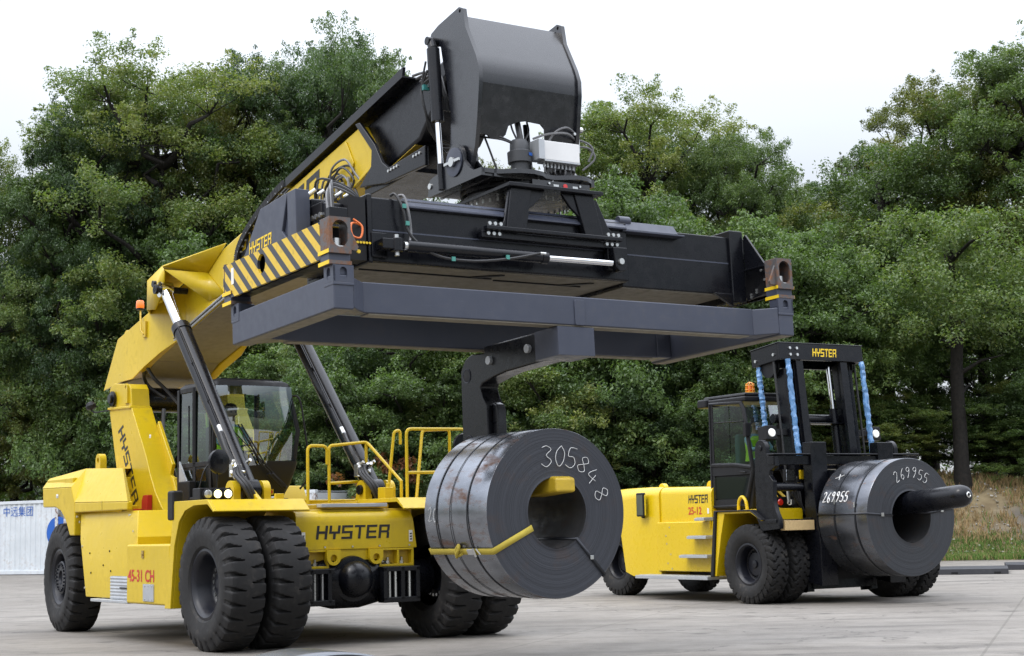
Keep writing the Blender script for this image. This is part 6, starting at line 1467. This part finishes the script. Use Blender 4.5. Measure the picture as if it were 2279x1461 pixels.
for k in range(6): m.tube(smooth_path([(xc - .78 + .02 * k, .52, 3.0 + .02 * k), (xc - .80 + .03 * k, .5, 2.6), (xc - .76 + .03 * k, .5, 2.1), (xc - .6 + .02 * k, .4, 1.75)], 5), .014, 6)
m.build('hose', HOSE, FK)
m = M(MX)
for s in (-1, 1):
    m.cyl((xc + s * .95, .58, 2.05), (xc + s * .95, .58, 2.5), .03, 10); m.cyl((xc + s * .95, .16, 1.58), (xc + s * .95, .16, 1.85), .03, 10); m.cyl((xc + s * .42, .3, 2.75), (xc + s * .42, .3, 2.88), .05, 10)
m.build('hose_fitting', ZNC, FK)
for s in (-1, 1):
    m = M(MX); m.cyl((xc + s * .42, .28, .3), (xc + s * .42, .28, 3.3), .075, 18); lc = m.build('lift_cylinder', BLK, FK)
    m = M(MX); m.cyl((xc + s * .42, .28, 3.3), (xc + s * .42, .28, 4.15), .045, 16); m.build('rod', CHR, lc)
def wrapped(x, y, z0, z1, seed):
    m = M(MX); rn = random.Random(seed); n = 34; P = []; R = []
    for k in range(n + 1):
        z = z1 + (z0 - z1) * k / n; P.append((x + rn.uniform(-.006, .006), y + rn.uniform(-.006, .006), z)); R.append(.050 + rn.uniform(-.007, .007))
    rings = []
    for p, r in zip(P, R): rings.append([(p[0] + r * (1 + rn.uniform(-.18, .18)) * math.cos(2 * math.pi * q / 10), p[1] + r * (1 + rn.uniform(-.18, .18)) * math.sin(2 * math.pi * q / 10), p[2]) for q in range(10)])
    m.loft(rings); return m.build('wrapped_chain', BLUE_WRAP, FK, sharp=15)
wrapped(xc - .85, -.12, 2.32, 4.12, 1); wrapped(xc + .88, -.12, 2.32, 4.12, 2); wrapped(xc - .95, .60, 3.0, 4.1, 3)
# work lamps on the mast
for s in (-1, 1):
    m = M(MX); x = xc + s * 1.22
    m.box(x - .12, x + .12, .10, .34, 2.70, 2.95); m.box(min(xc + s * .80, x - s * .1), max(xc + s * .80, x - s * .1), .16, .28, 2.78, 2.90); wl = m.build('work_lamp', BLKM, FK, bevel=.012)
    m = M(MX); m.lathe([(.075, 0), (.07, .02), (.0005, .03)], (x, .10, 2.82), (0, -1, 0), 20); m.build('lamp_glass', LAMPD, wl)
# carriage
m = M()
for y0, y1 in ((-.80, -.62),): m.box(-1.80, 1.55, y0, y1, 2.40, 2.56); m.box(-1.05, .9, y0, y1, 1.30, 1.48)
m.box(-1.82, 1.56, -.84, -.62, 2.57, 2.60)
for x in (-1.0, .56): m.prism([(-.84, 2.80), (-.62, 2.80), (-.62, .36), (-1.0, .30), (-1.0, 1.0), (-.86, 2.0)], 'x', x, x + .36)
m.build('carriage', BLK, FK, bevel=.012)
for x in (-1.78, 1.20):
    m = M(); ear = arc(-.42, 2.70, .15, -10, 190, 12) + [(-.57, 2.4), (-.50, 2.2), (-.30, 1.75), (-.28, 1.46), (-.36, 1.25), (-.80, 1.25), (-.80, 1.42), (-.66, 1.46), (-.60, 1.55), (-.62, 1.9), (-.82, 2.2), (-.84, 2.42), (-.66, 2.55)][::-1]
    ear = arc(-.42, 2.70, .15, 0, 180, 12) + [(-.58, 2.58), (-.80, 2.56), (-.82, 2.38), (-.66, 2.30), (-.64, 2.22), (-.74, 2.12), (-.72, 1.8), (-.78, 1.60), (-.86, 1.46), (-.86, 1.30), (-.36, 1.26), (-.24, 1.50), (-.24, 2.3)]
    m.prism(ear, 'x', x, x + .09); m.cyl((x - .02, -.42, 2.70), (x + .11, -.42, 2.70), .05, 14); m.build('carriage_ear', BLK, FK, bevel=.01)
m = M(); m.box(-1.80, -.98, -.80, -.40, 1.40, 1.46); m.build('ledge', BLK, FK, bevel=.008)
m = M(); m.box(-1.66, -1.02, -.88, -.74, 1.27, 1.44); m.build('timber_block', WOOD, FK, bevel=.006)
m = M(); m.cyl((-1.72, -.66, 2.02), (-1.1, -.66, 2.02), .075, 18); m.mat(1).cyl((-1.76, -.66, 2.02), (-1.72, -.66, 2.02), .05, 14); m.build('side_shift_cylinder', [BLK, CHR], FK)
m = M(); m.box(-1.3, -1.08, -.5, -.42, 2.12, 2.34); m.mat(1).quad((-1.29, -.503, 2.14), (-1.09, -.503, 2.14), (-1.09, -.503, 2.33), (-1.29, -.503, 2.33)); m.build('low_mirror', [BLKM, MIRG], FK, recalc=False)
m = M(); m.box(-1.0, -.92, -.55, -.5, 2.16, 2.32); m.build('yellow_lever', YEL2, FK)
m = M()
for k in range(4): m.tube(smooth_path([(-1.0, -.45, 2.2 - .05 * k), (-1.15 + .05 * k, -.5, 1.9), (-.95, -.5, 1.65), (-.8, -.55, 1.4)], 5), .022, 6)
m.build('hose', HOSE, FK)
# ram through the coil
rz_ = 1.71
m = M(); m.lathe([(.19, .0), (.19, 2.58), (.185, 2.70), (.155, 2.79), (.09, 2.835), (.0005, 2.84)], (xc + .12, -.70, 1.585), (0, -1, .07), 40); m.box(xc - .5, xc + .7, -1.02, -.80, 1.0, 2.3); ram = m.build('coil_ram', BLK, FK, bevel=.01, sharp=40)
m = M(); m.lathe([(.035, -.012), (.05, 0), (.035, .012), (.028, 0), (.035, -.012)], (xc + .12, -3.55, 1.79), (0, -1, .1), 18, cap=False); m.build('shackle_ring', ZNC, ram)
# second coil on the ram
C2 = FM @ Matrix.Translation((-.02, -1.60, 1.455)); R2, B2, L2 = 1.0, .44, 1.22
c2 = coil('steel_coil', 'dark steel coil on the forklift ram, marked 269955', tuple(C2.translation), F_YAW, R2, B2, L2, COILS2, COILE2)
for y in (-.34, .18): hoop(c2, R2, y, .03)
eye_band(c2, R2, B2, L2, 176, .034); eye_band(c2, R2, B2, L2, 8, .034)
seal(c2, (-.66, -L2 / 2 - .02, .045)); seal(c2, (.70, -L2 / 2 - .02, .098)); seal(c2, (-R2 - .008, -.325, .22), .006, .014, .04); seal(c2, (-R2 * .98 - .008, .195, .28), .006, .014, .04)
def polar2(t0, r0):
    def f(u, v): a = R_(t0) - u / r0; r = r0 + v; return (r * math.cos(a), -L2 / 2 - .014, r * math.sin(a))
    return f
chalk(c2, '269955', polar2(117, .66), .18, .125, .04, r=.004, seed=4)
def side2(a0, y0):
    def f(u, v): a = R_(a0) - v / R2; return ((R2 * 1.0045 + .003) * math.cos(a), y0 - u, (R2 * 1.0045 + .003) * math.sin(a))
    return f
chalk(c2, '269955', side2(164, .52), .18, .115, .035, name='painted_number', r=.010, seed=6)
chalk(c2, '+', side2(140, .42), .16, .2, .03, name='chalk_cross', r=.006, seed=8)

# ------------------------------------------------------------------ people in the cabs
def person(name, label, loc, rz, look=0.0):
    t = thing(name, label, 'person', loc, rz)
    # origin: seat surface centre, -y is forwards
    J = {'pel': (0, 0, .10), 'sp': (0, .04, .30), 'ch': (0, .03, .50), 'nk': (0, .02, .62), 'hd0': (0, .0, .70), 'hd1': (0, -.02, .80), 'hd2': (0, -.01, .88), 'ns': (0, -.125, .765), 'chin': (0, -.085, .70)}
    rad = {'pel': .15, 'sp': .135, 'ch': .155, 'nk': .055, 'hd0': .065, 'hd1': .092, 'hd2': .075, 'ns': .016, 'chin': .035}
    E_ = [('pel', 'sp'), ('sp', 'ch'), ('ch', 'nk'), ('nk', 'hd0'), ('hd0', 'hd1'), ('hd1', 'hd2'), ('hd1', 'ns'), ('hd0', 'chin')]
    for s in (-1, 1):
        k = 'L' if s < 0 else 'R'
        for nme, p, r in (('sh', (s * .19, .02, .53), .068), ('el', (s * .25, -.16, .32), .046), ('wr', (s * .14, -.38, .36), .031), ('pm', (s * .125, -.45, .37), .034), ('hip', (s * .10, -.02, .09), .10), ('kn', (s * .14, -.46, .10), .068), ('an', (s * .14, -.52, -.30), .045), ('toe', (s * .15, -.68, -.35), .035), ('ear', (s * .093, .0, .785), .016)):
            J[nme + k] = p; rad[nme + k] = r
        E_ += [('ch', 'sh' + k), ('sh' + k, 'el' + k), ('el' + k, 'wr' + k), ('wr' + k, 'pm' + k), ('pel', 'hip' + k), ('hip' + k, 'kn' + k), ('kn' + k, 'an' + k), ('an' + k, 'toe' + k), ('hd1', 'ear' + k)]
        for f in range(4):
            z = .335 + .02 * f; a, b = 'f%d%s' % (f, k), 'g%d%s' % (f, k); l = (.055, .06, .06, .048)[f]
            J[a] = (s * .12 - s * .005, -.45 - l * .8, z + .01); J[b] = (s * .095, -.45 - l * 1.15, z + .0); rad[a] = .0095; rad[b] = .0085; E_ += [('pm' + k, a), (a, b)]
        J['t' + k] = (s * .09, -.43, .405); rad['t' + k] = .011; E_.append(('pm' + k, 't' + k))
    ks = list(J); me = bpy.data.meshes.new('body'); me.from_pydata([J[k] for k in ks], [(ks.index(a), ks.index(b)) for a, b in E_], [])
    o = bpy.data.objects.new('body', me); link(o, t); sk = o.modifiers.new('skin', 'SKIN'); sb_ = o.modifiers.new('sub', 'SUBSURF'); sb_.levels = 1; sb_.render_levels = 2
    for i, k in enumerate(ks):
        o.data.skin_vertices[0].data[i].radius = (rad[k], rad[k]); o.data.skin_vertices[0].data[i].use_root = (k == 'pel')
    bpy.context.view_layer.update(); dg = bpy.context.evaluated_depsgraph_get()
    m2 = bpy.data.meshes.new_from_object(o.evaluated_get(dg)); o.modifiers.clear(); o.data = m2; m2.name = 'body'
    m2.materials.clear()
    for mt in (SKIN, SHIRT, TROUS): m2.materials.append(mt)
    for p in m2.polygons:
        c = p.center; p.use_smooth = True
        p.material_index = 0 if c.z > .635 or (c.y < -.36 and c.z > .25) else (2 if (c.z < .16 or c.y < -.3) else 1)
    m = M(); m.loft([[(r * 1.12 * math.cos(a) * 1.15, .03 + r * .98 * math.sin(a), z) for a in np.linspace(0, 2 * math.pi, 20, endpoint=False)] for z, r in ((.12, .165), (.30, .150), (.46, .165), (.54, .15), (.585, .10))], cap=False); m.build('vest', VEST, t, recalc=False)
    m = M(); m.loft([[(.101 * k * math.cos(a), .005 + .108 * k * math.sin(a), z - (.05 if math.sin(a) > .3 else 0) * q) for a in np.linspace(0, 2 * math.pi, 18, endpoint=False)] for z, k, q in ((.835, 1.0, 1.6), (.87, .98, .8), (.905, .84, .2), (.93, .5, 0), (.938, .05, 0))]); m.build('hair', HAIR, t)
    m = M()
    for s in (-1, 1): m.lathe([(.012, 0), (.010, .008), (.0005, .011)], (s * .034, -.098, .80), (0, -1, 0), 10)
    m.mat(1).box(-.03, .03, -.108, -.10, .728, .738); m.build('face_features', [DKT, paint('lips', (.35, .14, .11), .5, dirt_amt=0)], t)
    return t
P1 = TM @ Matrix.Translation((-.20, 3.34, 2.42))
person('person', 'driver in a yellow hi-vis vest over a pale blue shirt behind the reach stacker windscreen', tuple(P1.translation), T_YAW)
P2 = FM @ Matrix.Translation((-.79, .93, 2.42))
person('person', 'driver in a yellow hi-vis vest sitting in the forklift cab', tuple(P2.translation), F_YAW)

# ------------------------------------------------------------------ rubber ramps on the yard
RUBM = paint('recycled_rubber', (.035, .036, .042), .6, dirt=(.12, .12, .12), dirt_amt=.5)
def ramp(label, loc, rz, L, W, H, wedge=False):
    t = thing('rubber_ramp', label, 'ramp', loc, rz)
    m = M(); m.loft([[(0, 0, 0), (L, 0, 0), (L, W, 0), (0, W, 0)], [(0.0 if not wedge else .02, .0, H), (L, .0, H * (1 if not wedge else .55)), (L, W, H * .96), (.0, W, H * .96)]])
    b = m.build('slab', RUBM, t, bevel=.012)
    m = M()
    for x in (L * .2, L * .8): m.box(x, x + .16, -.006, .01, .0, H * .45)
    m.build('lifting_slot', BLKM, t)
ramp('long flat black rubber ramp lying right of the forklift coil', (10.5, 41.5, 0), -.28, 1.72, 2.6, .14)
ramp('short black rubber ramp at the right photo edge', (12.95, 44.0, 0), -.28, 2.4, 2.4, .15, True)
# writing on the left container
t_ = cb
text_mesh('\u4e2d\u8fdc\u96c6\u56e2', (3.06, -.022, 2.33), (-1, 0, 0), (0, 0, 1), .42, DBL, t_, sx=1.02)
m = M(); m.add([(.0 + .62 * math.cos(a), -.024, 1.62 + .62 * math.sin(a)) for a in np.linspace(0, 2 * math.pi, 40, endpoint=False)], [tuple(range(40))]); m.build('logo_disc', DBL, t_, recalc=False)
